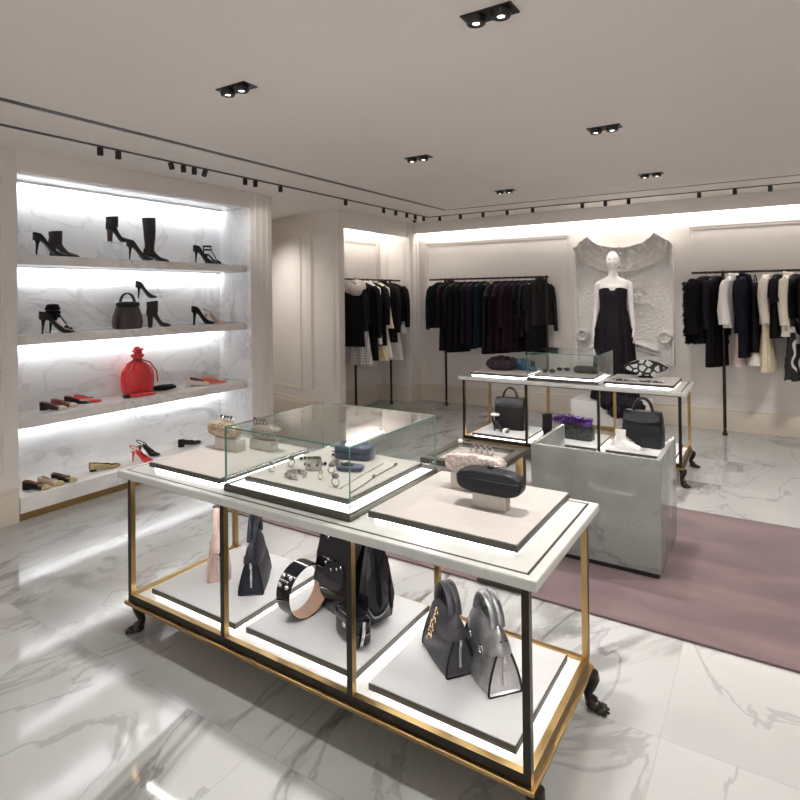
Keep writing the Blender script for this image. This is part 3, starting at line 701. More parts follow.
# folded handbags on the near table shelf
def folded_bag(label, loc, rz, W, D, H, mat, gus, hmat, piping, group=None, hh=.15, lean=0.0, gold=False, single=False):
    """W long axis (local x), D depth (y) at the bottom, H body height"""
    t = T('folded_handbag', label, 'handbag', loc, rz, group)
    prof = [(-.45,.0),(-.5,.03),(-.5,.10),(-.46,.25),(-.38,.45),(-.26,.68),(-.14,.88),(-.08,1.0),(.08,1.0),(.14,.88),(.26,.68),(.38,.45),(.46,.25),(.5,.10),(.5,.03),(.45,.0)]
    rings = []
    for i in range(11):
        u = -1 + 2*i/10; bulge = 1 - .10*u*u
        rings.append([(u*W/2*(1 - .10*z), y*D*bulge, z*H) for y, z in prof])
    mb = MB().loft(rings, 0, (False, False)); mb.build('body', mat, t, angle=50)
    for s_, rg in ((-1, rings[0]), (1, rings[-1])):
        g_ = MB(); c = (rg[0][0] - s_*.0, 0, H*.4)
        inner = [(x - s_*.012, y*.86, .03*H + z*.92) for x, y, z in rg]
        g_.loft([rg, inner] if s_ > 0 else [inner, rg], 0, (False, False)); g_.add(inner, [tuple(range(len(inner)))])
        g_.build('gusset', gus, t, angle=50)
        MB().tube(rg, .0042, 6, 0, True).build('piping', piping, t)
        z_ = MB(); z_.box(s_*(W/2-.010)-.004, s_*(W/2-.010)+.004, -.005, .005, .16*H, .72*H); zo = z_.build('zip', M_steel, t, bevel=.001)
        MB().sell((s_*(W/2+.0)-.0, 0, .70*H), (.006,.007,.02), nu=10, nv=6).build('zip_pull', M_steel, zo)
    # folded yoke around the top
    rg = []
    for z, a, b in ((H*.74, .50, .32), (H*.80, .53, .36), (H*.95, .50, .27), (H*1.12, .40, .17), (H*1.22, .33, .12)):
        rg.append([(x*W + lean*(z-H*.7), y*D*(1), z - .022*abs(sin(2*pi*k/36))**2*(z < H*.9)) for k, (x, y) in enumerate(rrect(a, b, .75, 36))])
    rg2 = [[(x*.9, y*.8, z-.004) for x, y, z in rg[-1]], [(x*.9, y*.7, z-.05) for x, y, z in rg[-1]]]
    MB().loft(rg + rg2, 0, (False, True)).build('folded_flap', hmat, t, angle=60)
    for s_ in ((-1, 1) if not single else (0,)):
        p = []
        for k in range(17):
            a = pi*k/16
            p.append((lean*.25*H + W*.30*cos(a)*(1-.25*sin(a)), s_*D*.10, H*1.16 + hh*sin(a)**.8))
        MB().tube(p, .014, 10, flat=.75).build('handle', hmat, t)
    if gold:
        ch = MB()
        for k in range(9):
            z = H*(1.0 - .055*k*1.2); y = -D*(.16+.035*k) - .008
            ch.torus((-.03+.004*math.sin(k), y, z), .011, .0028, 'xyz'[k % 2], 12, 6)
        ch.build('gold_chain', M_goldc, t)
    else:
        for xx in (-.06,.04): MB().torus((xx, -D*.36, H*.66), .016, .0025, 'y', 18, 6).build('ring', M_steel, t)
    return t
M_steel = pm('polished_steel', (.62,.62,.63), .18, 1, var=.05)
M_goldc = pm('pale_gold_metal', (.72,.55,.36), .22, 1, var=.05)
B_navy = pm('navy_leather', (.014,.016,.026), .42, var=.25, scale=30, spec=.3)
B_grey = pm('slate_grey_leather', (.040,.038,.046), .45, var=.4, scale=25, bump=.2, bscale=150)
B_greyg = pm('slate_gusset_leather', (.065,.063,.076), .48, var=.25, scale=25)
B_silver = pm('metallic_silver_leather', (.34,.34,.35), .33, .8, var=.4, scale=18)
B_silverg = pm('silver_gusset_leather', (.66,.655,.65), .4, .3, var=.08, scale=25)
B_pink = pm('powder_pink_leather', (.55,.40,.35), .5, var=.06)
K_pat = pm('black_patent', (.005,.005,.007), .08, var=.2, spec=.45)
ZL = .21
folded_bag('powder pink folded handbag behind the navy one on the near table shelf', (-2.36, 1.965, ZL), -40, .20, .12, .185, B_pink, B_pink, B_pink, B_pink, hh=.10)
folded_bag('navy folded handbag with zipped gusset on the near table shelf', (-2.125, 1.99, ZL), -53, .25, .125, .195, B_navy, B_navy, B_navy, K_leather, hh=.10, lean=.0)
folded_bag('slate grey folded handbag with gold chain on the near table shelf', (-1.055, 1.965, ZL), -38, .235, .13, .17, B_grey, B_greyg, B_grey, K_leather, hh=.085, gold=True)
folded_bag('metallic silver folded handbag at the right end of the near table shelf', (-.885, 1.965, ZL), -40, .255, .14, .178, B_silver, B_silverg, B_silver, K_leather, hh=.085)
# coiled belt
t = T('wide_belt', 'wide black patent belt coiled upright with tan inside on near table shelf', 'belt', (-1.735, 1.90, ZL), -8)
def band(r, w_, n=48, a0=0, a1=2*pi, th=.004, mi=(0,1)):
    mb = MB(); rings = []
    for i in range(n+1):
        a = a0 + (a1-a0)*i/n
        rings.append([(-w_/2, r*sin(a)*1.0, r*cos(a)), (w_/2, r*sin(a), r*cos(a)), (w_/2, (r-th)*sin(a), (r-th)*cos(a)), (-w_/2, (r-th)*sin(a), (r-th)*cos(a))])
    return mb.loft(rings, 0, (True, True), True, fm=lambda i, j: mi[1] if j == 2 else mi[0])
RB = .112
for nm, m_, args in (('band', [K_pat, K_lining], {}),):
    o = band(RB, .085).build(nm, m_, t); o.location = (0, 0, RB)
mb = MB(); a = R(-55)
for dx in (-.022, .022):
    for da in (-.16, .16): mb.sell((dx, (RB+.003)*sin(a+da), RB+(RB+.003)*cos(a+da)), (.011,.011,.011), nu=12, nv=8)
mb.box(-.03,.03, -.004, .004, -.012, .012, 0, Matrix.Translation((0,(RB+.003)*sin(a),RB+(RB+.003)*cos(a))) @ Matrix.Rotation(-a, 4, 'X'))
mb.build('clasp', M_steel, t, bevel=.001)
# black patent tote and box bag
t = T('patent_tote', 'large glossy black patent tote on the near table shelf centre', 'handbag', (-1.575, 2.05, ZL), -14)
mb = MB(); rings = []
for z, a, b in ((0,.155,.085),(.006,.165,.095),(.10,.17,.095),(.22,.165,.075),(.34,.15,.045),(.43,.125,.018)):
    rings.append([(x, y, z) for x, y in rrect(a, b, .45, 40)])
mb.loft(rings); mb.build('body', K_pat, t, angle=60)
for s_ in (-1, 1):
    g_ = MB().loft([[(s_*(.168+.002), -.085, .02),(s_*(.172), -.09,.12),(s_*.165,-.06,.26),(s_*.135,-.01,.42),(s_*.135,.01,.42),(s_*.165,.06,.26),(s_*.172,.09,.12),(s_*.168,.085,.02)],
        [(s_*.20, -.05, .03),(s_*.212,-.055,.12),(s_*.20,-.04,.24),(s_*.15,-.006,.38),(s_*.15,.006,.38),(s_*.20,.04,.24),(s_*.212,.055,.12),(s_*.20,.05,.03)]])
    g_.build('side_wing', K_pat, t, angle=60)
fl = MB().loft([[(x,-.014-.0*abs(x),.43),(x,-.06,.36),(x,-.098,.24),(x,-.112,.13-.02*cos(x*9)),(x,-.106,.13-.02*cos(x*9)),(x,-.09,.24),(x,-.05,.36),(x,-.004,.425)] for x in [lerp(-.135,.135,u/10) for u in range(11)]])
fl.build('front_flap', K_pat, t, angle=60)
lk = MB().torus((-.085, -.075, .335), .016, .003, 'y', 18, 6); lk.torus((-.075,-.078,.318), .007, .0025, 'y', 12, 6); lk.build('ring_charm', M_steel, t)
st_ = MB()
for (x, z) in ((-.04,.24),(-.02,.20),(-.06,.22),(.02,.215),(.05,.23)): st_.sell((x, -.105, z), (.006,.004,.007), nu=8, nv=6)
st_.build('stud', M_steel, t)
t = T('box_bag', 'small black patent box bag in front of the large patent tote', 'handbag', (-1.435, 1.865, ZL), -22)
MB().sell((0,0,.06), (.085,.04,.06), .35, .3, 36, 14).build('body', K_pat, t)
MB().sell((0,-.002,.10), (.088,.043,.026), .5, .35, 32, 10).build('lid', K_pat, t)
MB().tube([(.088,.0,.11),(.098,-.01,.07),(.092,-.018,.02)], .006, 8).build('trim_chain', M_steel, t)
MB().sell((0,-.041,.075), (.012,.006,.012), nu=12, nv=8).build('lock', M_steel, t)

# ------------------------------------------------------------------ clutches on the near table top
ZT2 = .815
def jewel(name, base, dark):
    m, t_, out = nt(name); L = t_.links.new; b = N(t_, 'ShaderNodeBsdfPrincipled'); tc = N(t_, 'ShaderNodeTexCoord')
    v = N(t_, 'ShaderNodeTexVoronoi'); v.inputs['Scale'].default_value = 90; L(tc.outputs['Object'], v.inputs['Vector'])
    r = N(t_, 'ShaderNodeValToRGB'); r.color_ramp.elements[0].color = base + (1,); r.color_ramp.elements[1].color = dark + (1,); r.color_ramp.elements[0].position = .25; r.color_ramp.elements[1].position = .75
    L(v.outputs['Distance'], r.inputs[0]); L(r.outputs[0], b.inputs['Base Color']); b.inputs['Metallic'].default_value = .35; b.inputs['Roughness'].default_value = .3
    bp = N(t_, 'ShaderNodeBump'); bp.inputs['Strength'].default_value = .6; bp.inputs['Distance'].default_value = .004; bp.invert = True; L(v.outputs['Distance'], bp.inputs['Height']); L(bp.outputs[0], b.inputs['Normal'])
    L(b.outputs[0], out.inputs[0]); return m
J_gold = jewel('gold_beaded_clutch', (.62,.50,.36), (.30,.22,.15))
J_rose = jewel('rose_beaded_clutch', (.60,.50,.47), (.36,.28,.26))
J_taupe = jewel('taupe_beaded_clutch', (.48,.41,.36), (.22,.17,.15))
J_gem = pm('smoky_gem', (.16,.12,.13), .08, var=.5, scale=60, coat=1)
J_redgem = pm('garnet_gem', (.12,.02,.03), .08, var=.3, scale=60, coat=1)
M_silver = pm('antique_silver', (.50,.48,.46), .28, .9, var=.25, scale=60)
K_clutch = pm('matt_black_leather', (.010,.011,.014), .42, var=.15, scale=40, spec=.3)
def block(label, loc, rz, a, b, h):
    t = T('display_block', label, 'display block', loc, rz)
    MB().box(-a, a, -b, b, 0, h).build('block', M_block, t, bevel=.002)
    return t
def clutch(label, loc, rz, a, b, h, mat, ring, gem, rings=True, dx=0.0):
    t = T('knuckle_clutch', label, 'clutch', loc, rz)
    MB().sell((0,0,0), (a, b, h), .68, .32, 48, 20).build('body', mat, t)
    sb = MB().tube([(x_*1.003, y_*1.012, .012) for x_, y_ in rrect(a, b, .35, 60)], .0022, 6, 0, True)
    sb.build('frame', ring, t)
    if rings:
        for i in range(4):
            x = dx + (-.036 + .024*i); r_ = MB().torus((x, 0, h+.0165), .0125, .0036, 'x' if False else 'y', 20, 8)
            o = r_.build('knuckle_ring', ring, t); o.location.z = -.006
            MB().sell((x, -.004, h+.033), (.008,.007,.007), nu=10, nv=6).build('stone', gem, o)
    else:
        MB().sell((0, 0, h+.004), (.014,.009,.008), nu=12, nv=8).build('clasp', gem, t)
    return t
block('beige block under the gold clutch, left tray of the near table', (-2.345, 2.03, ZT2), 0, .085, .028, .062)
clutch('gold beaded knuckle clutch on a beige block at the near table left', (-2.385, 2.03, ZT2+.062+.04), 0, .105, .034, .04, J_gold, M_silver, M_black, dx=.02)
block('beige block under the taupe clutch beside the glass case', (-2.20, 2.125, ZT2), 0, .075, .028, .055)
clutch('taupe beaded clutch with black knuckle rings beside the glass case', (-2.18, 2.125, ZT2+.055+.036), 0, .09, .032, .036, J_taupe, M_black, J_redgem, dx=-.045)
block('beige block under the black clutch on the near table right', (-.873, 1.975, ZT2), 0, .066, .022, .05)
clutch('smooth black pill shaped clutch on a beige block at the table right', (-.875, 1.975, ZT2+.05+.046), 0, .128, .042, .047, K_clutch, K_clutch, K_clutch, rings=False)
block('beige block under the rose beaded clutch behind the black clutch', (-1.03, 2.11, ZT2), 0, .07, .024, .066)
clutch('rose beaded knuckle clutch behind the black clutch on the near table', (-1.0, 2.11, ZT2+.066+.042), 0, .125, .038, .044, J_rose, M_silver, J_gem, dx=.03)
t = T('ring', 'white stone ring resting on the dark side table beyond the rose clutch', 'ring', (-1.50, 2.97, .735)); MB().torus((0,0,.011), .011, .0025, 'y', 18, 6).build('band', M_silver, t); MB().sell((0,0,.028), (.014,.014,.012), nu=12, nv=8).build('stone', K_white, t)

# ------------------------------------------------------------------ jewellery in the near glass case
ZJ = .835
def ring(label, x, y, rz, s=1.0, gem=None):
    t = T('ring', label, 'ring', (x, y, ZJ), rz)
    MB().torus((0,0,.0125*s), .0105*s, .002*s, 'y', 20, 6).build('band', M_silver, t)
    MB().sell((0,0,.027*s), (.010*s,.008*s,.007*s), nu=12, nv=8).build('stone', gem or J_gem, t)
ring('small grey ring at the front left of the jewellery tray', -1.838, 1.82, 20, 1.3)
ring('silver ring behind the front cuff in the jewellery tray', -1.815, 1.92, 70, 1.5)
ring('ring with dark stone beside the blue clasp purse in the case', -1.597, 1.935, 30, 1.4)
ring('small gold toned ring in front of the dark stone ring', -1.585, 1.85, 80, 1.1, M_goldc)
ring('chunky grey ring nearest the front corner of the glass case', -1.475, 1.81, 10, 1.6)
def cuff(label, x, y, rz, r, hh, a0=.4, a1=5.9, wob=.06):
    t = T('cuff_bracelet', label, 'bracelet', (x, y, ZJ), rz); rings = []; n = 44
    for i in range(n+1):
        a = lerp(a0, a1, i/n); q = 1 + wob*sin(9*a)
        rings.append([(r*q*cos(a), r*.8*q*sin(a), 0), (r*q*1.05*cos(a), r*.84*q*sin(a), hh*.5), (r*q*cos(a), r*.8*q*sin(a), hh), ((r*q-.004)*cos(a), (r*q-.004)*.8*sin(a), hh), ((r*q-.003)*cos(a), (r*q-.003)*.8*sin(a), hh*.5), ((r*q-.004)*cos(a), (r*q-.004)*.8*sin(a), 0)])
    MB().loft(rings).build('cuff', M_silver, t, angle=60)
    gm = MB()
    for k in range(5): 
        a = lerp(a0+.8, a1-.8, k/4); gm.sell((r*1.06*cos(a), r*.85*sin(a), hh*.5), (.007,.007,.007), nu=10, nv=6)
    gm.build('stone', J_gem, t)
cuff('wide silver cuff lying at the front of the jewellery tray', -1.70, 1.825, -20, .046, .022)
cuff('tall silver cuff standing in the middle of the jewellery tray', -1.705, 1.945, 40, .036, .05)
cuff('small pale bracelet behind the tall cuff in the jewellery tray', -1.66, 2.05, 80, .026, .02)
def strand(name, label, cat, pts, r, mat, beads=None):
    p0 = pts[0]; t = T(name, label, cat, (p0[0], p0[1], ZJ)); q = [(x-p0[0], y-p0[1], r) for x, y in pts]
    MB().tube(q, r, 6).build('shaft', mat, t)
    if beads:
        for bx in beads: 
            i = min(len(q)-1, int(bx*(len(q)-1)+.5)); MB().sell((q[i][0], q[i][1], .0075), (.0075,.0125,.007), nu=10, nv=6).build('bead', J_gem, t)
    return t
strand('hairpin', 'long dark hairpin with jewelled tip along the case right side', 'hairpin', [(-1.372,1.77),(-1.385,1.87),(-1.405,1.98),(-1.415,2.08),(-1.42,2.17)], .003, J_gem, (.55, 1))
strand('hairpin', 'thin pale hairpin left of the jewelled one in the case', 'hairpin', [(-1.44,1.80),(-1.46,1.92),(-1.475,2.05),(-1.485,2.17)], .0022, M_silver)
t = T('necklace', 'black beaded necklace behind the silver cuffs in the jewellery case', 'necklace', (-1.80, 2.035, ZJ))
mb = MB()
for k in range(13): mb.sell((-.05+.0125*k, .028*sin(k*.5)-.012, .008), (.0085,.0085,.008), nu=10, nv=6)
mb.build('beads', K_pat, t)
t = T('earring', 'small black earring behind the necklace in the jewellery case', 'earring', (-1.76, 2.16, ZJ)); MB().sell((0,0,.006), (.02,.011,.006), nu=12, nv=6).build('stone', K_pat, t); MB().torus((.022,0,.003), .006, .0015, 'z', 12, 6).build('hook', M_silver, t)
B_blue = pm('midnight_blue_satin', (.022,.034,.085), .35, var=.25, scale=30, sheen=.3)
t = T('clutch', 'midnight blue box clutch at the back of the near glass case', 'clutch', (-1.66, 2.185, ZJ), 12)
MB().sell((0,0,.032), (.095,.05,.032), .3, .4, 36, 12).build('body', B_blue, t)
MB().sell((-.01,.03,.058), (.075,.034,.02), .8, .8, 24, 10).build('folded_top', B_blue, t)
MB().tube([(-.094,-.052,.035),(0,-.054,.036),(.094,-.052,.035)], .0025, 6).build('frame', M_bronze, t)
t = T('purse', 'small flat navy clasp purse in the middle of the jewellery tray', 'purse', (-1.56, 2.02, ZJ), 18)
MB().sell((0,0,.011), (.062,.038,.011), .5, .6, 28, 8).build('body', B_blue, t)
MB().sell((-.012,0,.022), (.03,.022,.008), .8, .8, 18, 6).build('clasp', B_navy, t)

# ------------------------------------------------------------------ far table contents
B_aub = pm('aubergine_leather', (.020,.009,.015), .42, var=.3, scale=30, spec=.3)
t = T('soft_clutch', 'dark aubergine gathered bag on the far table top', 'handbag', (-2.345, 5.63, ZT2), 10)
mb = MB(); rings = []
for z, a, b in ((0,.10,.06),(.008,.125,.075),(.05,.165,.085),(.09,.16,.075),(.115,.13,.055),(.125,.10,.03)):
    rings.append([(x*(1+.05*sin(k*1.3)), y*(1+.10*sin(k*1.57)), z+.01*sin(k*.9)*(z>.04)) for k, (x, y) in enumerate(rrect(a, b, .8, 48))])
mb.loft(rings).build('body', B_aub, t)
mb = MB()
for k in range(5): mb.sell((-.06+.028*k, -.02+.02*(k%2), .118+.008*(k%3)), (.03,.03,.022), nu=14, nv=8)
mb.build('gathers', B_aub, t)
t = T('scarf', 'crumpled teal and blue silk scarf beside the aubergine bag', 'scarf', (-2.14, 5.70, ZT2), 0)
B_teal = pm('teal_silk', (.02,.085,.15), .4, var=.8, scale=18)
mb = MB()
def crump(p): 
    q = p*22; return p*(1 + .28*(mnoise.noise(q)) + .12*mnoise.noise(q*2.3))
mb.sell((0,0,.062), (.105,.06,.062), 1, 1, 60, 30, disp=crump)
mb.v = [Vector((p.x, p.y, max(.0005, p.z))) for p in mb.v]; mb.build('cloth', B_teal, t)
mb = MB().sell((.10,-.02,.024), (.05,.04,.024), 1, 1, 30, 14, disp=crump); mb.v = [Vector((p.x, p.y, max(.0005, p.z))) for p in mb.v]; mb.build('loose_end', B_teal, t)
ZG = .83
t = T('clutch', 'dark brown fur trimmed clutch inside the far glass case', 'clutch', (-1.49, 5.66, ZG), 4)
MB().sell((0,0,.034), (.12,.045,.034), .5, .4, 36, 14, disp=lambda p: p*(1+.05*mnoise.noise(p*60))).build('body', pm('dark_brown_fur', (.045,.035,.035), .8, var=.5, scale=90), t)
MB().tube([(-.11,-.03,.05),(0,-.036,.058),(.11,-.03,.05)], .004, 6).build('frame', M_silver, t)
for i, (x, y, lab) in enumerate(((-1.82, 5.52, 'dark folded sunglasses at the front left of the far glass case'), (-1.73, 5.70, 'dark folded sunglasses at the back left of the far glass case'))):
    t = T('sunglasses', lab, 'sunglasses', (x, y, ZG), 8)
    for s_ in (-1, 1):
        MB().sell((s_*.034, 0, .018), (.028,.005,.018), .8, .8, 18, 8).build('lens', K_pat, t)
        MB().tube([(s_*.064, 0, .026), (s_*.066, .03, .02), (s_*.04, .05, .004)], .003, 6).build('temple', K_leather, t)
    MB().tube([(-.01,0,.024),(0,0,.027),(.01,0,.024)], .003, 6).build('bridge', K_leather, t)
def bw_mat():
    m, t_, out = nt('black_white_pattern'); L = t_.links.new; b = N(t_, 'ShaderNodeBsdfPrincipled'); tc = N(t_, 'ShaderNodeTexCoord')
    v = N(t_, 'ShaderNodeTexVoronoi', feature='DISTANCE_TO_EDGE'); v.inputs['Scale'].default_value = 17; L(tc.outputs['Object'], v.inputs['Vector'])
    r = N(t_, 'ShaderNodeValToRGB'); r.color_ramp.interpolation = 'CONSTANT'; r.color_ramp.elements[0].color = (.012,.012,.014,1); r.color_ramp.elements[1].color = (.76,.74,.73,1); r.color_ramp.elements[1].position = .13
    L(v.outputs['Distance'], r.inputs[0]); L(r.outputs[0], b.inputs['Base Color']); b.inputs['Roughness'].default_value = .4; L(b.outputs[0], out.inputs[0]); return m
M_bw = bw_mat()
t = T('winged_clutch', 'black and white fan shaped clutch on the far table top', 'clutch', (-.97, 5.72, ZT2), 8)
def plate(mb, out, d):
    n = len(out); c = (sum(p[0] for p in out)/n, sum(p[1] for p in out)/n); rr = []
    for y, s_ in ((-d, .93), (-d*.6, 1), (d*.6, 1), (d, .93)): rr.append([(c[0]+(x-c[0])*s_, y, c[1]+(z-c[1])*s_) for x, z in out])
    return mb.loft(rr)
wing = [(.05,.0),(.08,.045),(.125,.055),(.175,.075),(.19,.095),(.15,.125),(.10,.15),(.04,.165),(.04,.10)]
plate(MB(), [(-.06,0),(-.045,.06),(-.055,.12),(-.035,.165),(.035,.165),(.055,.12),(.045,.06),(.06,0)], .032).build('body', M_bw, t, angle=50)
for s_ in (-1, 1): plate(MB(), [(s_*x, z) for x, z in (wing if s_ > 0 else wing[::-1])], .024).build('wing', M_bw, t, angle=50)
ol = MB()
for s_ in (-1, 1): ol.tube([(s_*.05,-.03,.155),(s_*.10,-.026,.14),(s_*.15,-.026,.118),(s_*.188,-.022,.094)], .008, 8)
ol.tube([(-.06,-.034,.012),(0,-.036,.016),(.06,-.034,.012)], .008, 8); ol.build('black_trim', K_pat, t)
o = MB(); n = 24
for i in range(n):
    pass
vs = [(-.21+.42*i/n, -.045+.09*j/6, .003+.0035*(1+sin(i*.9+j*.7))) for i in range(n+1) for j in range(7)]
vb = [(x, y, .0006) for x, y, z in vs]
fs = [(i*7+j, (i+1)*7+j, (i+1)*7+j+1, i*7+j+1) for i in range(n) for j in range(6)]
o.add(vs, fs); o.add(vb, [f[::-1] for f in fs]); o = o.build('scarf', M_bw); o.location = (-.99, 5.45, ZT2); o.rotation_euler = (0,0,R(4))
tag(o, 'flat black and white patterned scarf lying before the fan shaped clutch', 'scarf')
K_totef = pm('smooth_black_leather', (.020,.020,.024), .5, var=.15, scale=30, spec=.25)
tote('ribbed_tote', 'ribbed black tote on the left of the far table shelf', (-2.27, 5.65, ZL), 10, .31, .16, .315, K_leather, .115, 13, .96)
tote('smooth_tote', 'smooth black flap tote at the right of the far table shelf', (-.98, 5.62, ZL), -4, .345, .17, .31, K_totef, .13, 0, .93)
def sneaker(label, loc, rz):
    t = T('high_top_shoe', label, 'shoe', loc, rz)
    r = shoe_upper(.25, .012, -.5, -.3, [(0,.07),(.2,.085),(.38,.085),(.5,.066),(.7,.05),(.9,.036),(1,.015)], [(0,.02),(.05,.03),(.15,.036),(.4,.034),(.7,.044),(.88,.04),(.96,.03),(1,.014)])
    put_upper(MB(), r, 0).build('upper', [K_white, K_white], t, angle=60)
    MB().loft([[(.055+a*cos(2*pi*k/20), b*sin(2*pi*k/20), z) for k in range(20)] for z, a, b in ((.05,.05,.034),(.10,.046,.036),(.15,.048,.04),(.15,.042,.034),(.12,.040,.03))]).build('shaft', K_white, t)
    MB().loft([[(x, y*1.05, z) for x, y in [(.125+.132*cos(2*pi*k/28), (.042)*sin(2*pi*k/28)) for k in range(28)]] for z in (0,.018)]).build('sole', K_white, t)
    lc = MB()
    for k in range(5): lc.tube([(.10+.018*k, -.026, .088-.009*k), (.103+.018*k, 0, .10-.010*k), (.10+.018*k, .026, .088-.009*k)], .003, 6)
    lc.build('laces', K_ivory, t)
sneaker('white high top shoe in front of the smooth black tote', (-1.20, 5.50, ZL), -20)
t = T('white_sandal', 'white strap sandal leaning against the ribbed tote', 'shoe', (-2.40, 5.48, ZL), -12)
rs = shoe_upper(.20, .09, -.5, -.3, [(0,.007),(1,.007)]); put_upper(MB(), rs, 0).build('sole', [K_grey, K_grey], t, angle=60)
MB().tube([(.165, .04*cos(pi*k/10), .006+.036*sin(pi*k/10)) for k in range(11)], .022, 8, flat=.2, up=(0,0,1)).build('toe_strap', K_white, t)
MB().torus((.035,0,.165), .036, .012, 'z', 20, 8).build('ankle_strap', K_white, t)
MB().tube([(.01,0,.09),(.002,0,.165)], .008, 8).build('heel_strap', K_grey, t)
MB().loft([[(.03+a*cos(2*pi*k/12), a*sin(2*pi*k/12), z) for k in range(12)] for z, a in ((.094,.024),(.05,.012),(0,.007))]).build('heel', K_grey, t)
# ankle boot and purple flower bag
shoe('ankle_boot', 'black ankle boot standing left of the purple flower bag', (-1.88, 5.50, ZL), -8, .20, .06, K_suede, style='boot', hr=.02, ht=.16)
t = T('flower_bag', 'black snakeskin bag topped with a large purple flower', 'handbag', (-1.57, 5.57, ZL), -6)
M_snake = pm('grey_snakeskin', (.028,.034,.03), .4, var=.9, scale=45, bump=.4, bscale=90)
MB().loft([[(x, y, z) for x, y in rrect(a, b, .4, 40)] for z, a, b in ((0,.155,.06),(.006,.165,.066),(.08,.165,.06),(.15,.155,.035))]).build('body', M_snake, t, angle=60)
M_purple = pm('purple_satin', (.075,.022,.16), .35, var=.6, scale=20)
random.seed(3)
pt = MB()
for k in range(42):
    a = random.uniform(0, 2*pi); r_ = random.uniform(.0, 1); x = -.06 + .21*r_*cos(a); y = -.03 + .05*r_*sin(a); z = .155 + .035*(1-r_) + random.uniform(-.02,.02)
    M_ = Matrix.Translation((x, y, z)) @ Matrix.Rotation(random.uniform(0,2*pi), 4, 'Z') @ Matrix.Rotation(random.uniform(-.9,.9), 4, 'X')
    pt.sell((0,0,0), (.06,.038,.009), 1, 1, 14, 7, 0, M_, disp=lambda p: Vector((p.x, p.y, p.z + .25*p.x*p.x/.045 + .012*sin(p.y*90))))
pt.build('flower', M_purple, t, angle=70)

# ------------------------------------------------------------------ mannequin on its plinth, plaster relief behind
t = T('mannequin_plinth', 'low white plinth with gold base under the mannequin', 'plinth', (-1.60, 7.07, 0))
MB().box(-.42, .42, -.13, .38, .05, .33).build('plinth_block', M_wht, t, bevel=.004)
MB().box(-.41, .41, -.12, .37, 0, .05).build('gold_base', M_brass, t, bevel=.002)
M_man = pm('mannequin_white', (.84,.80,.77), .3, var=.01)
MX, MY, MZ = -1.555, 7.12, .33
t = T('mannequin', 'bald white mannequin standing on the plinth in a strapless black dress', 'mannequin', (MX, MY, MZ), 8)
mb = MB()
# torso (front is -y)
tor = [(.86,.155,.105,0),(.95,.165,.11,0),(1.02,.15,.10,0),(1.10,.122,.085,0),(1.18,.128,.088,-.004),(1.27,.145,.10,-.012),(1.34,.155,.095,-.008),(1.38,.168,.075,.004),(1.405,.160,.066,.008),(1.43,.132,.056,.011),(1.45,.084,.05,.012),(1.468,.058,.047,.011),(1.52,.049,.046,.004),(1.57,.047,.046,-.006)]
mb.loft([[(x, y+c, z) for x, y in rrect(a, b, .85, 28)] for z, a, b, c in tor])
# head
def headf(p):
    z = p.z/.12
    x, y = p.x*(1 - .30*ss(.0, 1, -z)), p.y
    if y < 0: y *= (1 - .10*ss(.2,1,-z))
    f = Vector((x, y, p.z))
    if y < -.03:
        ax = abs(x)
        f.y += -.020*math.exp(-(x/.011)**2 - ((p.z+.012)/.026)**2)          # nose
        f.y += -.006*math.exp(-(x/.024)**2 - ((p.z+.064)/.012)**2)          # lips
        f.y += .012*math.exp(-((ax-.032)/.016)**2 - ((p.z-.014)/.014)**2)   # eye sockets
        f.y += -.006*math.exp(-((ax-.032)/.010)**2 - ((p.z-.008)/.007)**2)  # eyelids
        f.y += -.007*math.exp(-(x/.02)**2 - ((p.z+.10)/.014)**2)            # chin
        f.y += -.004*math.exp(-((ax-.03)/.022)**2 - ((p.z-.036)/.008)**2)   # brow
    return f
mb.sell((0,-.012,1.645), (.076,.095,.118), 1, 1, 44, 36, disp=headf)
for s_ in (-1,1): mb.sell((s_*.074, .004, 1.637), (.008,.018,.028), nu=10, nv=8)
# arms hanging, slightly away from the body
for s_ in (-1, 1):
    P = [Vector(p) for p in ((s_*.135,.010,1.395),(s_*.168,.012,1.365),(s_*.183,.012,1.26),(s_*.192,.02,1.12),(s_*.198,.012,1.04),(s_*.208,-.012,.94),(s_*.218,-.035,.85))]
    rd = [.040,.043,.037,.031,.032,.026,.020]
    path, rads = [], []
    for i in range(len(P)-1):
        for k in range(5): path.append(P[i].lerp(P[i+1], k/5)); rads.append(lerp(rd[i], rd[i+1], k/5))
    path.append(P[-1]); rads.append(rd[-1]); nn = len(path)-1
    mb.tube(path, lambda q: rads[int(q*nn+.5)], 16)
    hnd = Vector((s_*.222,-.045,.80))
    mb.sell(hnd, (.016,.034,.05), .8, .8, 16, 10)
    for k, (dy, ln) in enumerate(((-.027,.078),(-.010,.088),(.008,.084),(.024,.066))):
        b0 = hnd + Vector((0, dy, -.035)); 
        mb.tube([b0, b0+Vector((s_*.003,-.002,-ln*.45)), b0+Vector((-s_*.003,.004,-ln*.78)), b0+Vector((-s_*.012,.010,-ln))], lambda q: lerp(.0095,.007,q), 8)
    mb.tube([hnd+Vector((0,-.026,.02)), hnd+Vector((-s_*.010,-.050,-.01)), hnd+Vector((-s_*.014,-.058,-.045))], lambda q: lerp(.011,.0075,q), 8)
    # legs
    lp = [(s_*.082,0,.88,.085),(s_*.085,-.004,.66,.068),(s_*.086,-.006,.48,.05),(s_*.085,.01,.34,.05),(s_*.084,.014,.12,.031),(s_*.084,.012,.06,.034)]
    mb.tube([q[:3] for q in lp], lambda q: lp[int(q*5+.5)][3], 16); mb.sell((s_*.088,-.045,.035), (.036,.095,.033), nu=16, nv=8)
body = mb.build('body', M_man, t, angle=180)
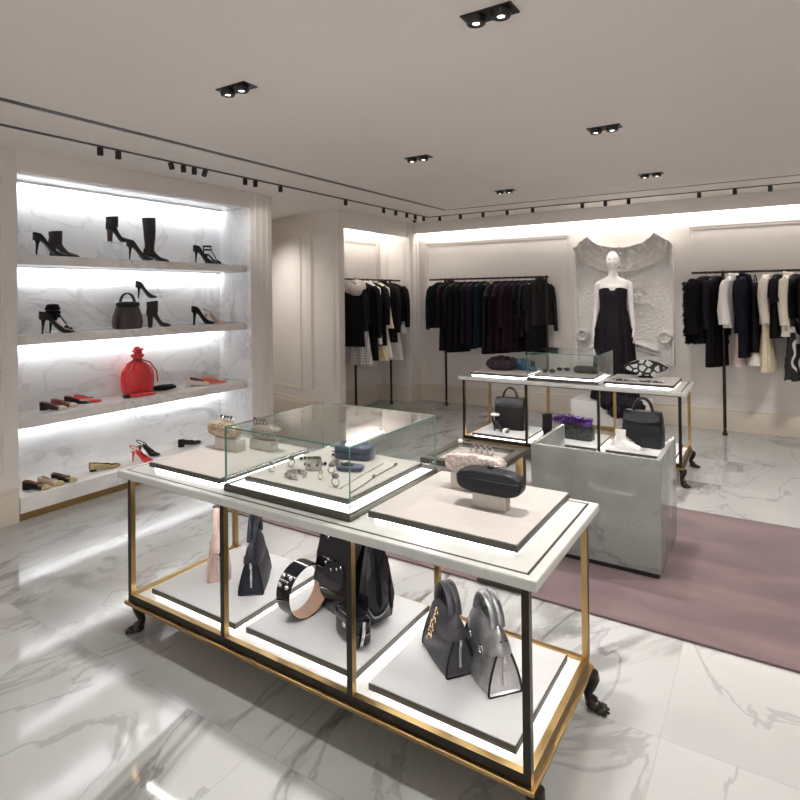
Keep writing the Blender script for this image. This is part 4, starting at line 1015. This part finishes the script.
rm = body.modifiers.new('remesh', 'REMESH'); rm.mode = 'VOXEL'; rm.voxel_size = .0055; rm.use_smooth_shade = True
sm = body.modifiers.new('smooth', 'SMOOTH'); sm.iterations = 2; sm.factor = .5
K_dress = pm('black_silk', (.010,.0075,.011), .5, var=.35, scale=14, spec=.2)
dr = []
DZ = [(1.31,.160,.112,.0),(1.27,.160,.122,.0),(1.18,.148,.112,.04),(1.08,.150,.110,.05),(.98,.176,.130,.06),(.86,.202,.15,.08),(.70,.215,.16,.10),(.50,.225,.17,.12),(.30,.23,.18,.13),(.14,.24,.20,.14),(.02,.26,.22,.14)]
for z, a, b, amp in DZ:
    rg = []
    for k in range(96):
        th = 2*pi*k/96; x, y = a*cos(th), b*sin(th); q = 1 + amp*.5*sin(14*th+2*sin(2*th)+z*1.5) + amp*.25*sin(29*th)
        zz = z
        if z > 1.30: zz = z + .022*(abs(x)/a > .25)*sin(min(1,abs(x)/a)*pi)*(y < 0) - .012*(abs(x) < .03)*(y < 0)
        rg.append((x*q, y*q - .006, zz))
    dr.append(rg)
dr = dr[::-1]; inn = [[(x*.94, y*.94, z-d_) for x, y, z in dr[-1]] for d_ in (.0, .03)]
MB().loft(dr + inn, 0, (True, True)).build('dress', K_dress, t, angle=70)
rf = MB()
for j, (cx, cy, cz, sx_) in enumerate(((.10,-.27,.02,.12),(.20,-.27,.0,.11),(-.06,-.27,.02,.10),(.04,-.28,-.07,.10),(.17,-.275,-.09,.11),(.26,-.26,-.02,.08))):
    rf.sell((cx, cy, cz), (sx_, .065, .085), 1, 1, 40, 18, disp=lambda p: p*(1+.25*mnoise.noise(p*28)))
rf.build('ruffled_hem', K_dress, t, angle=70)

def relief():
    """carved plaster panel: pair of folded wings, spine, two roundels"""
    x0, x1, zb, zt = -2.13, -.96, .72, 2.345; nx, nz = 132, 170; xc = (x0+x1)/2; hw = (x1-x0)/2
    def top(u):     # u in -1..1 across
        a = abs(u)
        if a > .66: return zt - .02 - (a-.66)*.42
        return zt - .02 - .165*math.sqrt(max(0, 1-(a/.66)**2))**1.3
    def hgt(x, z):
        u = (x-xc)/hw; a = abs(u); h = .0; tz = top(u)
        h += .018*ss(.93,.96,a)                                       # side frame
        e = tz - z; h += .02*ss(.05,.0,e)                              # raised lip along the top edge
        h += (.030*math.exp(-(u/.035)**2) - .012*math.exp(-((a-.085)/.03)**2))*(z > 1.0)                     # spine
        # wing feathers: arcs sweeping from the spine up and outwards
        r = math.hypot((a-.05)*hw*1.0, (z-2.42)); th = math.atan2(2.42-z, (a-.05)*hw+.001)
        if .10 < r < .62 and a < .9 and z > 1.78:
            h += .034*ss(.62,.57,r)*ss(.10,.16,r)*(.55+.45*abs(sin(r*42))**.6)*(.7+.3*abs(sin(th*15)))
        low = 1.78 - .12*a + .30*max(0, a-.55)
        h += .016*math.exp(-((z-(1.86+.20*a*a))/.016)**2)*(a<.88)
        # soft carved figure beneath the wings
        h += .035*math.exp(-((u-.36)/.22)**2-((z-1.55)/.16)**2)*(.7+.5*mnoise.noise(Vector((x*16, z*16, 3))))
        h += .030*math.exp(-((u+.30)/.18)**2-((z-1.70)/.09)**2)*(.7+.6*mnoise.noise(Vector((x*22, z*22, 1))))
        h += .030*math.exp(-((a-.86)/.12)**2-((z-1.93)/.07)**2)*(.6+.6*mnoise.noise(Vector((x*30, z*30, 8))))
        for uu, zz in ((-.57,1.43),(.60,1.43),(.37,1.33)): h += .012*math.exp(-(((u-uu)*hw)/.022)**2-((z-zz)/.022)**2)
        # roundels near the lower corners
        q = math.hypot((a-.83)*hw, z-1.06); h += .030*math.exp(-((q-.062)/.016)**2) + .024*math.exp(-(q/.022)**2) + .012*ss(.09,.075,q)
        q2 = (z-.93-.06*cos(a*pi)); h += .024*math.exp(-(q2/.02)**2)*(a<.72) + .014*math.exp(-((q2+.05)/.014)**2)*(a<.72)
        h += .004*mnoise.noise(Vector((x*40, z*40, 0)))
        return .035 + h*3.0
    mb = MB(); g = {}
    for i in range(nx+1):
        x = lerp(x0, x1, i/nx); u = (x-xc)/hw; tz = top(u)
        for j in range(nz+1):
            z = lerp(zb, tz, j/nz); g[i,j] = len(mb.v); mb.v.append(Vector((x, YB - .002 - hgt(x, z), z)))
    for i in range(nx):
        for j in range(nz): mb.f.append([g[i,j], g[i+1,j], g[i+1,j+1], g[i,j+1]]); mb.m.append(0)
    bd = [(i,0) for i in range(nx+1)] + [(nx,j) for j in range(1,nz+1)] + [(i,nz) for i in range(nx-1,-1,-1)] + [(0,j) for j in range(nz-1,0,-1)]
    b0 = len(mb.v)
    for i, j in bd: p = mb.v[g[i,j]]; mb.v.append(Vector((p.x, YB-.001, p.z)))
    for k in range(len(bd)):
        k2 = (k+1) % len(bd); mb.f.append([g[bd[k]], b0+k, b0+k2, g[bd[k2]]]); mb.m.append(0)
    return mb.build('wall_relief', M_plaster, angle=50)
tag(relief(), 'carved white plaster wing relief on the back wall behind the mannequin', 'relief')

# ------------------------------------------------------------------ clothes racks and garments
def rack(label, p0, p1, z, posts):
    p0, p1 = Vector(p0 + (0,)), Vector(p1 + (0,)); t = T('clothes_rack', label, 'clothes rack', p0); d_ = p1 - p0
    MB().tube([(0,0,z), (d_.x, d_.y, z)], .0135, 10).build('rail', M_bronze, t)
    for s_ in posts:
        q = d_*s_
        MB().tube([(q.x, q.y, .03), (q.x, q.y, z-.01)], .017, 10).build('post', M_bronze, t)
        MB().lathe([(.026,0),(.026,.03),(.018,.036),(.016,.06)], 16, M=Matrix.Translation(q)).build('foot', M_bronze, t)
        MB().sell((q.x, q.y, .075), (.019,.019,.008), nu=12, nv=6).build('collar_ring', M_brass, t)
        MB().tube([(q.x,q.y,z+.0135),(q.x,q.y,z+.024)], .012, 10).build('cap', M_brass, t)
    return t
ZR = 1.82
rack('black clothes rack in the left wall alcove', (-4.70, 5.98), (-4.70, 7.345), ZR, (.18, .81))
rack('black clothes rack on the back wall left of the mannequin', (-4.20, 7.38), (-2.42, 7.38), ZR, (.145, .985))
rack('black clothes rack on the back wall right of the mannequin', (-.745, 7.38), (1.9, 7.38), ZR, (.118, .93))
def cloth(name, col, rough=.85, var=.2, scale=14, **k):
    k.setdefault('spec', .15); return pm(name, tuple(c*.5 if max(col) < .08 else c for c in col), rough, 0, var, scale, **k)
G = dict(black=cloth('black_wool', (.013,.012,.014)), jet=cloth('black_crepe', (.009,.008,.010), .6), navy=cloth('navy_wool', (.014,.016,.032)), teal=cloth('dark_teal_wool', (.012,.025,.028)),
    aub=cloth('aubergine_wool', (.026,.011,.021), var=.35), plum=cloth('plum_velvet', (.030,.012,.022), .7, var=.4), mauve=cloth('mauve_satin', (.05,.022,.034), .5), leather=pm('jacket_leather', (.010,.0085,.008), .5, var=.3, scale=30, spec=.2),
    white=cloth('white_cotton', (.76,.72,.69), .8, .04), ivory=cloth('ivory_knit', (.72,.65,.56), .9, .08, 40, bump=.3, bscale=90), cream=cloth('cream_silk', (.72,.62,.44), .5, .1), yellow=cloth('pale_yellow_silk', (.66,.58,.36), .6, .1), pink=cloth('pale_pink_silk', (.66,.50,.47), .5, .06), fur=cloth('black_fur', (.012,.010,.010), .9, .5, 60), pfur=cloth('pale_grey_fur', (.52,.46,.43), .95, .2, 40, bump=.6, bscale=60))
def check_mat(name, a, b, s, kind):
    m, t_, out = nt(name); L = t_.links.new; bs = N(t_, 'ShaderNodeBsdfPrincipled'); tc = N(t_, 'ShaderNodeTexCoord'); r = N(t_, 'ShaderNodeValToRGB')
    if kind == 'check':
        v = N(t_, 'ShaderNodeTexBrick', offset=0.0); v.inputs['Scale'].default_value = s; v.inputs['Mortar Size'].default_value = .06; v.inputs['Brick Width'].default_value = .5; v.inputs['Row Height'].default_value = .5
        mp = N(t_, 'ShaderNodeMapping'); mp.inputs['Rotation'].default_value = (pi/2, 0, 0); L(tc.outputs['Object'], mp.inputs[0]); L(mp.outputs[0], v.inputs['Vector']); L(v.outputs['Fac'], r.inputs[0])
        r.color_ramp.elements[0].position = .4; r.color_ramp.elements[1].position = .6
    else:
        v = N(t_, 'ShaderNodeTexVoronoi', feature='SMOOTH_F1'); v.inputs['Scale'].default_value = s
        n_ = N(t_, 'ShaderNodeTexNoise'); n_.inputs['Scale'].default_value = s*1.6; L(tc.outputs['Object'], n_.inputs['Vector'])
        w_ = N(t_, 'ShaderNodeTexWave'); w_.inputs['Scale'].default_value = s*.35; w_.inputs['Distortion'].default_value = 14; w_.inputs['Detail'].default_value = 1; L(tc.outputs['Object'], w_.inputs['Vector'])
        L(w_.outputs['Fac'], r.inputs[0]); r.color_ramp.elements[0].position = .80; r.color_ramp.elements[1].position = .86
    r.color_ramp.elements[0].color = a + (1,); r.color_ramp.elements[1].color = b + (1,)
    L(r.outputs[0], bs.inputs['Base Color']); bs.inputs['Roughness'].default_value = .75; L(bs.outputs[0], out.inputs[0]); return m
G['check'] = check_mat('pale_windowpane_check', (.66,.62,.61), (.36,.33,.33), 14, 'check')
G['floral'] = check_mat('black_white_flower_print', (.013,.012,.013), (.66,.64,.62), 9, 'flower')
def garment(label, x, y, yaw_, L, W=.20, D=.046, mat='black', sl=0, flare=1.05, skirt=None, z_skirt=.6, collar=None, seed=0, name='garment', cat='garment', smat=None, group=None, straps=False, fur=False, swide=.05):
    rnd = random.Random(seed*13 + int(abs(x)*100) + int(y*31)); m = G[mat]
    t = T(name, label, cat, (x, y, ZR+.0135), yaw_, group)
    hk = MB().tube([(0,0,-.053),(0,0,-.048),(.012,0,-.035),(.0165,0,-.018),(.012,0,-.001),(0,0,.0025),(-.012,0,-.001),(-.015,0,-.012)], .0022, 6)
    hk.tube([(-W*.8,0,-.113),(-W*.4,0,-.073),(0,0,-.053),(W*.4,0,-.073),(W*.8,0,-.113)], .006, 8); hk.build('hanger', M_black, t)
    ph = rnd.uniform(0,6); kf = rnd.choice((7,8,9,11))
    def ring(z, a, b, amp): 
        out = []
        for k in range(48):
            th = 2*pi*k/48; q = 1 + amp*sin(kf*th + ph + 2*sin(th)) + amp*.5*sin((kf*2+1)*th + ph)
            cx, cy = math.copysign(abs(cos(th))**.8, cos(th)), math.copysign(abs(sin(th))**.8, sin(th))
            out.append((a*cx*(1+amp*.2*sin(kf*th)), b*cy*(1+amp*2.2*sin(kf*th+ph)), z))
        return out
    zs = z_skirt if skirt else L
    S_ = [(-.085,.055,.03,0),(-.10,.085,D*.85,.01),(-.135,W*.72,D*.95,.02),(-.165,W*.97,D,.02),(-.22,W,D,.03),(-.34,W*.95,D*1.05,.05)]
    if straps: S_ = [(-.17,.075,.03,.02),(-.22,W*.8,D*.8,.03),(-.34,W*.85,D,.05)]
    for u in (.55,.75,.92,1.0):
        z = -lerp(.34, zs, (u-.4)/.6); S_.append((z, W*lerp(.9, flare, u*u), D*lerp(1.0, 1.15, u), .07*u+.02))
    MB().loft([ring(*s_) for s_ in S_]).build('body', m, t, angle=70)
    if straps:
        for s_ in (-1,1): MB().tube([(s_*.06,0,-.20),(s_*.075,0,-.13),(s_*.06,0,-.098)], .006, 6).build('strap', m, t)
    if skirt:
        q = [(-zs+.05, W*.78, D*.8, .03), (-lerp(zs, L, .3), W*.9, D*1.0, .08), (-lerp(zs, L, .7), W*1.05, D*1.25, .13), (-L, W*1.18, D*1.4, .15)]
        MB().loft([ring(*s_) for s_ in q]).build('skirt', G[skirt], t, angle=70)
    if sl:
        for s_ in (-1, 1):
            P = [Vector((s_*W*.80, 0, -.155)), Vector((s_*(W*1.0), 0, -.20)), Vector((s_*(W*1.05+.01), .004, -.32)), Vector((s_*(W*1.06+.02), -.004, -.2-sl*.6)), Vector((s_*(W*1.06+.025), -.02, -.18-sl))]
            MB().tube(P, lambda q: [D*.95,D*1.05,D*1.05,D*.95*swide/.05,D*.9*swide/.05][int(q*4+.5)], 14, flat=.85, up=(1,0,0)).build('sleeve', G[smat] if smat else m, t, angle=70)
    if collar:
        cm = G[collar]; c = MB()
        if 'fur' in collar:
            for k in range(16):
                a = 2*pi*k/16; c.sell((W*.78*cos(a), .085*sin(a), -.125+.03*sin(a*2)-.05*abs(cos(a))), (.085,.06,.075), 1, 1, 16, 10, disp=lambda p: p*(1+.16*mnoise.noise(p*70)))
        else:
            c.tube([(.06*cos(2*pi*k/20), .045*sin(2*pi*k/20)-.004, -.088+.016*sin(2*pi*k/20)) for k in range(20)], .014, 8, 0, True, flat=1.6, up=(0,0,1))
            for s_ in (-1, 1): c.tube([(s_*.055,-.035,-.09),(s_*.05,-.06,-.16),(s_*.018,-D-.012,-.30)], .013, 8)
        c.build('collar', cm, t, angle=70)
    if fur:
        f = MB()
        for k in range(6000):
            z = -lerp(.10, L, rnd.random()**.8); th = rnd.uniform(0, 2*pi)
            a = interp([(.0,.06),(.10,.07),(.17,W),(.34,W*.98),(L,W*flare+.02)], -z)*(1.0); b = D*1.15
            if rnd.random() < .4 and sl and -z < .2+sl: cx = rnd.choice((-1,1))*W*1.05; p = Vector((cx+D*1.0*cos(th), D*1.0*sin(th), min(z, -.16))); n_ = Vector((cos(th), sin(th), -.9))
            else: p = Vector((a*cos(th), b*sin(th), z)); n_ = Vector((cos(th), sin(th)*1.4, -.9))
            n_.normalize(); e = Vector((rnd.uniform(-1,1), rnd.uniform(-1,1), rnd.uniform(-1,1))).cross(n_); e.normalize(); l = rnd.uniform(.018,.036)
            f.add([p - e*.008 - n_*.01, p + e*.008 - n_*.01, p + n_*l + e*rnd.uniform(-.012,.012)], [(0,1,2)])
        f.build('fur_pile', m, t, smooth=False)['kind'] = 'stuff'
    for ch in t.children:
        if not ch.name.startswith('hanger'): ch.location.z = .032
    return t
# left alcove: hung across the rail, seen obliquely from the front
LX = -4.70
A_ = [(6.10,'black coat with pale grey fur collar, nearest in the alcove', .80, dict(mat='black', collar='pfur', sl=.50, skirt=None, W=.19)),
 (6.26,'pale windowpane check skirt outfit below the fur collar coat', 1.02, dict(mat='black', skirt='check', z_skirt=.60, W=.18)),
 (6.40,'long black coat with sharp sleeves, middle of the alcove rack', .98, dict(mat='jet', sl=.60)),
 (6.52,'white blouse with long tail between black alcove jackets', .80, dict(mat='white', sl=.0, W=.18, collar='white')),
 (6.64,'black jacket over a pale yellow skirt in the alcove', 1.00, dict(mat='black', skirt='yellow', z_skirt=.86, sl=.45, W=.18)),
 (6.76,'cream dress with narrow shoulders on the alcove rack', .98, dict(mat='cream', W=.17, flare=1.3, skirt='white', z_skirt=.65)),
 (6.88,'black tailored jacket with open collar on the alcove rack', .80, dict(mat='jet', sl=.56, collar='black')),
 (7.00,'white pleated dress hanging second from the alcove end', 1.02, dict(mat='black', skirt='white', z_skirt=.62, W=.19, flare=1.1)),
 (7.13,'short black coat over a white shirt, last in the alcove', .70, dict(mat='black', sl=.50, skirt='white', z_skirt=.58, W=.20))]
for i, (y, lab, L_, kw) in enumerate(A_): garment(lab, LX, y, 3, L_*1.17, seed=i+1, **{**kw, 'W': kw.get('W', .2)+.03, 'sl': kw.get('sl', 0)*1.1, 'z_skirt': kw.get('z_skirt', .6)*1.12})
# back wall, left of the mannequin
Bk = [(-4.02,'dark teal jacket, leftmost on the back wall rack', .70, dict(mat='teal', sl=.58, W=.20)),
 (-3.91,'dark teal top behind the leftmost jacket', .64, dict(mat='teal', W=.18)),
 (-3.85,'long aubergine coat with hip pockets on the back rack', 1.00, dict(mat='aub', sl=.55, W=.20, collar='plum')),
 (-3.74,'long black coat beside the aubergine coat', 1.02, dict(mat='jet', sl=.5, W=.20)),
 (-3.63,'black wool dress next to the long black coat', .98, dict(mat='black', W=.19)),
 (-3.53,'plum velvet dress left of the navy dress', .90, dict(mat='plum', W=.18)),
 (-3.43,'dark navy dress in the middle of the back rack', .95, dict(mat='navy', W=.19, flare=1.15)),
 (-3.33,'dark teal dress right of the navy dress', .93, dict(mat='teal', W=.18, flare=1.1)),
 (-3.22,'slim black dress with pale slit hem on the back rack', 1.02, dict(mat='jet', W=.17, straps=True)),
 (-3.12,'aubergine gown with mauve satin cap sleeves, first of two', 1.0, dict(mat='aub', sl=.12, smat='mauve', W=.19)),
 (-3.01,'aubergine gown with mauve satin cap sleeves, second of two', 1.0, dict(mat='aub', sl=.12, smat='mauve', W=.19)),
 (-2.91,'plum velvet coat right of the two aubergine gowns', .95, dict(mat='plum', sl=.52, W=.19)),
 (-2.82,'long plum dress beside the plum velvet coat', .98, dict(mat='aub', W=.18)),
 (-2.73,'black dress with short sleeves on the back rack', .80, dict(mat='black', sl=.16, W=.19)),
 (-2.65,'black crepe blouse next to the short sleeved dress', .78, dict(mat='jet', sl=.4, W=.19)),
 (-2.58,'long black skirt suit behind the leather jacket', 1.0, dict(mat='black', sl=.3, W=.19)),
 (-2.53,'black leather jacket, rightmost on the left back rack', .64, dict(mat='leather', sl=.58, W=.175, collar='leather'))]
for i, (x, lab, L_, kw) in enumerate(Bk): garment(lab, x, 7.38, 62 if i < 16 else 46, L_*1.06, seed=i+20, D=.034, **kw)
Ck = [(-.60,'shaggy black fur coat, leftmost on the right rack', .84, 50, dict(mat='fur', sl=.56, W=.19, D=.085, fur=True, flare=1.35)),
 (-.50,'black jacket and skirt between fur coat and rack post', 1.10, 64, dict(mat='jet', sl=.5, W=.19)),
 (-.325,'short white coat with wide sleeves on the right rack', .66, 64, dict(mat='white', sl=.44, W=.19, swide=.075, collar='white')),
 (-.275,'dark plum coat over a pale pink slip', 1.08, 82, dict(mat='aub', sl=.4, W=.14, skirt='pink', z_skirt=.72, D=.034)),
 (-.225,'long navy coat right of the plum coat', .98, 80, dict(mat='navy', sl=.5, W=.20, collar='navy')),
 (-.125,'very slim black gown with white hem panel', 1.06, 84, dict(mat='jet', W=.15, skirt='white', z_skirt=.92, straps=True)),
 (-.02,'ivory blouse over a flared cream skirt', 1.12, 80, dict(mat='ivory', sl=.42, W=.18, skirt='cream', z_skirt=.62)),
 (.08,'short black dress between ivory blouse and ivory knit', .76, 78, dict(mat='black', sl=.2, W=.20)),
 (.175,'ivory knitted jacket near the right edge', .74, 74, dict(mat='ivory', sl=.44, W=.19, collar='ivory')),
 (.235,'black dress with white flower print skirt at the right edge', 1.20, 68, dict(mat='jet', W=.19, skirt='floral', z_skirt=.55)),
 (.40,'long black coat partly cut off at the right edge', 1.08, 60, dict(mat='black', sl=.5, W=.20))]
for i, (x, lab, L_, yw, kw) in enumerate(Ck): garment(lab, x, 7.38, yw, L_, seed=i+50, **kw)
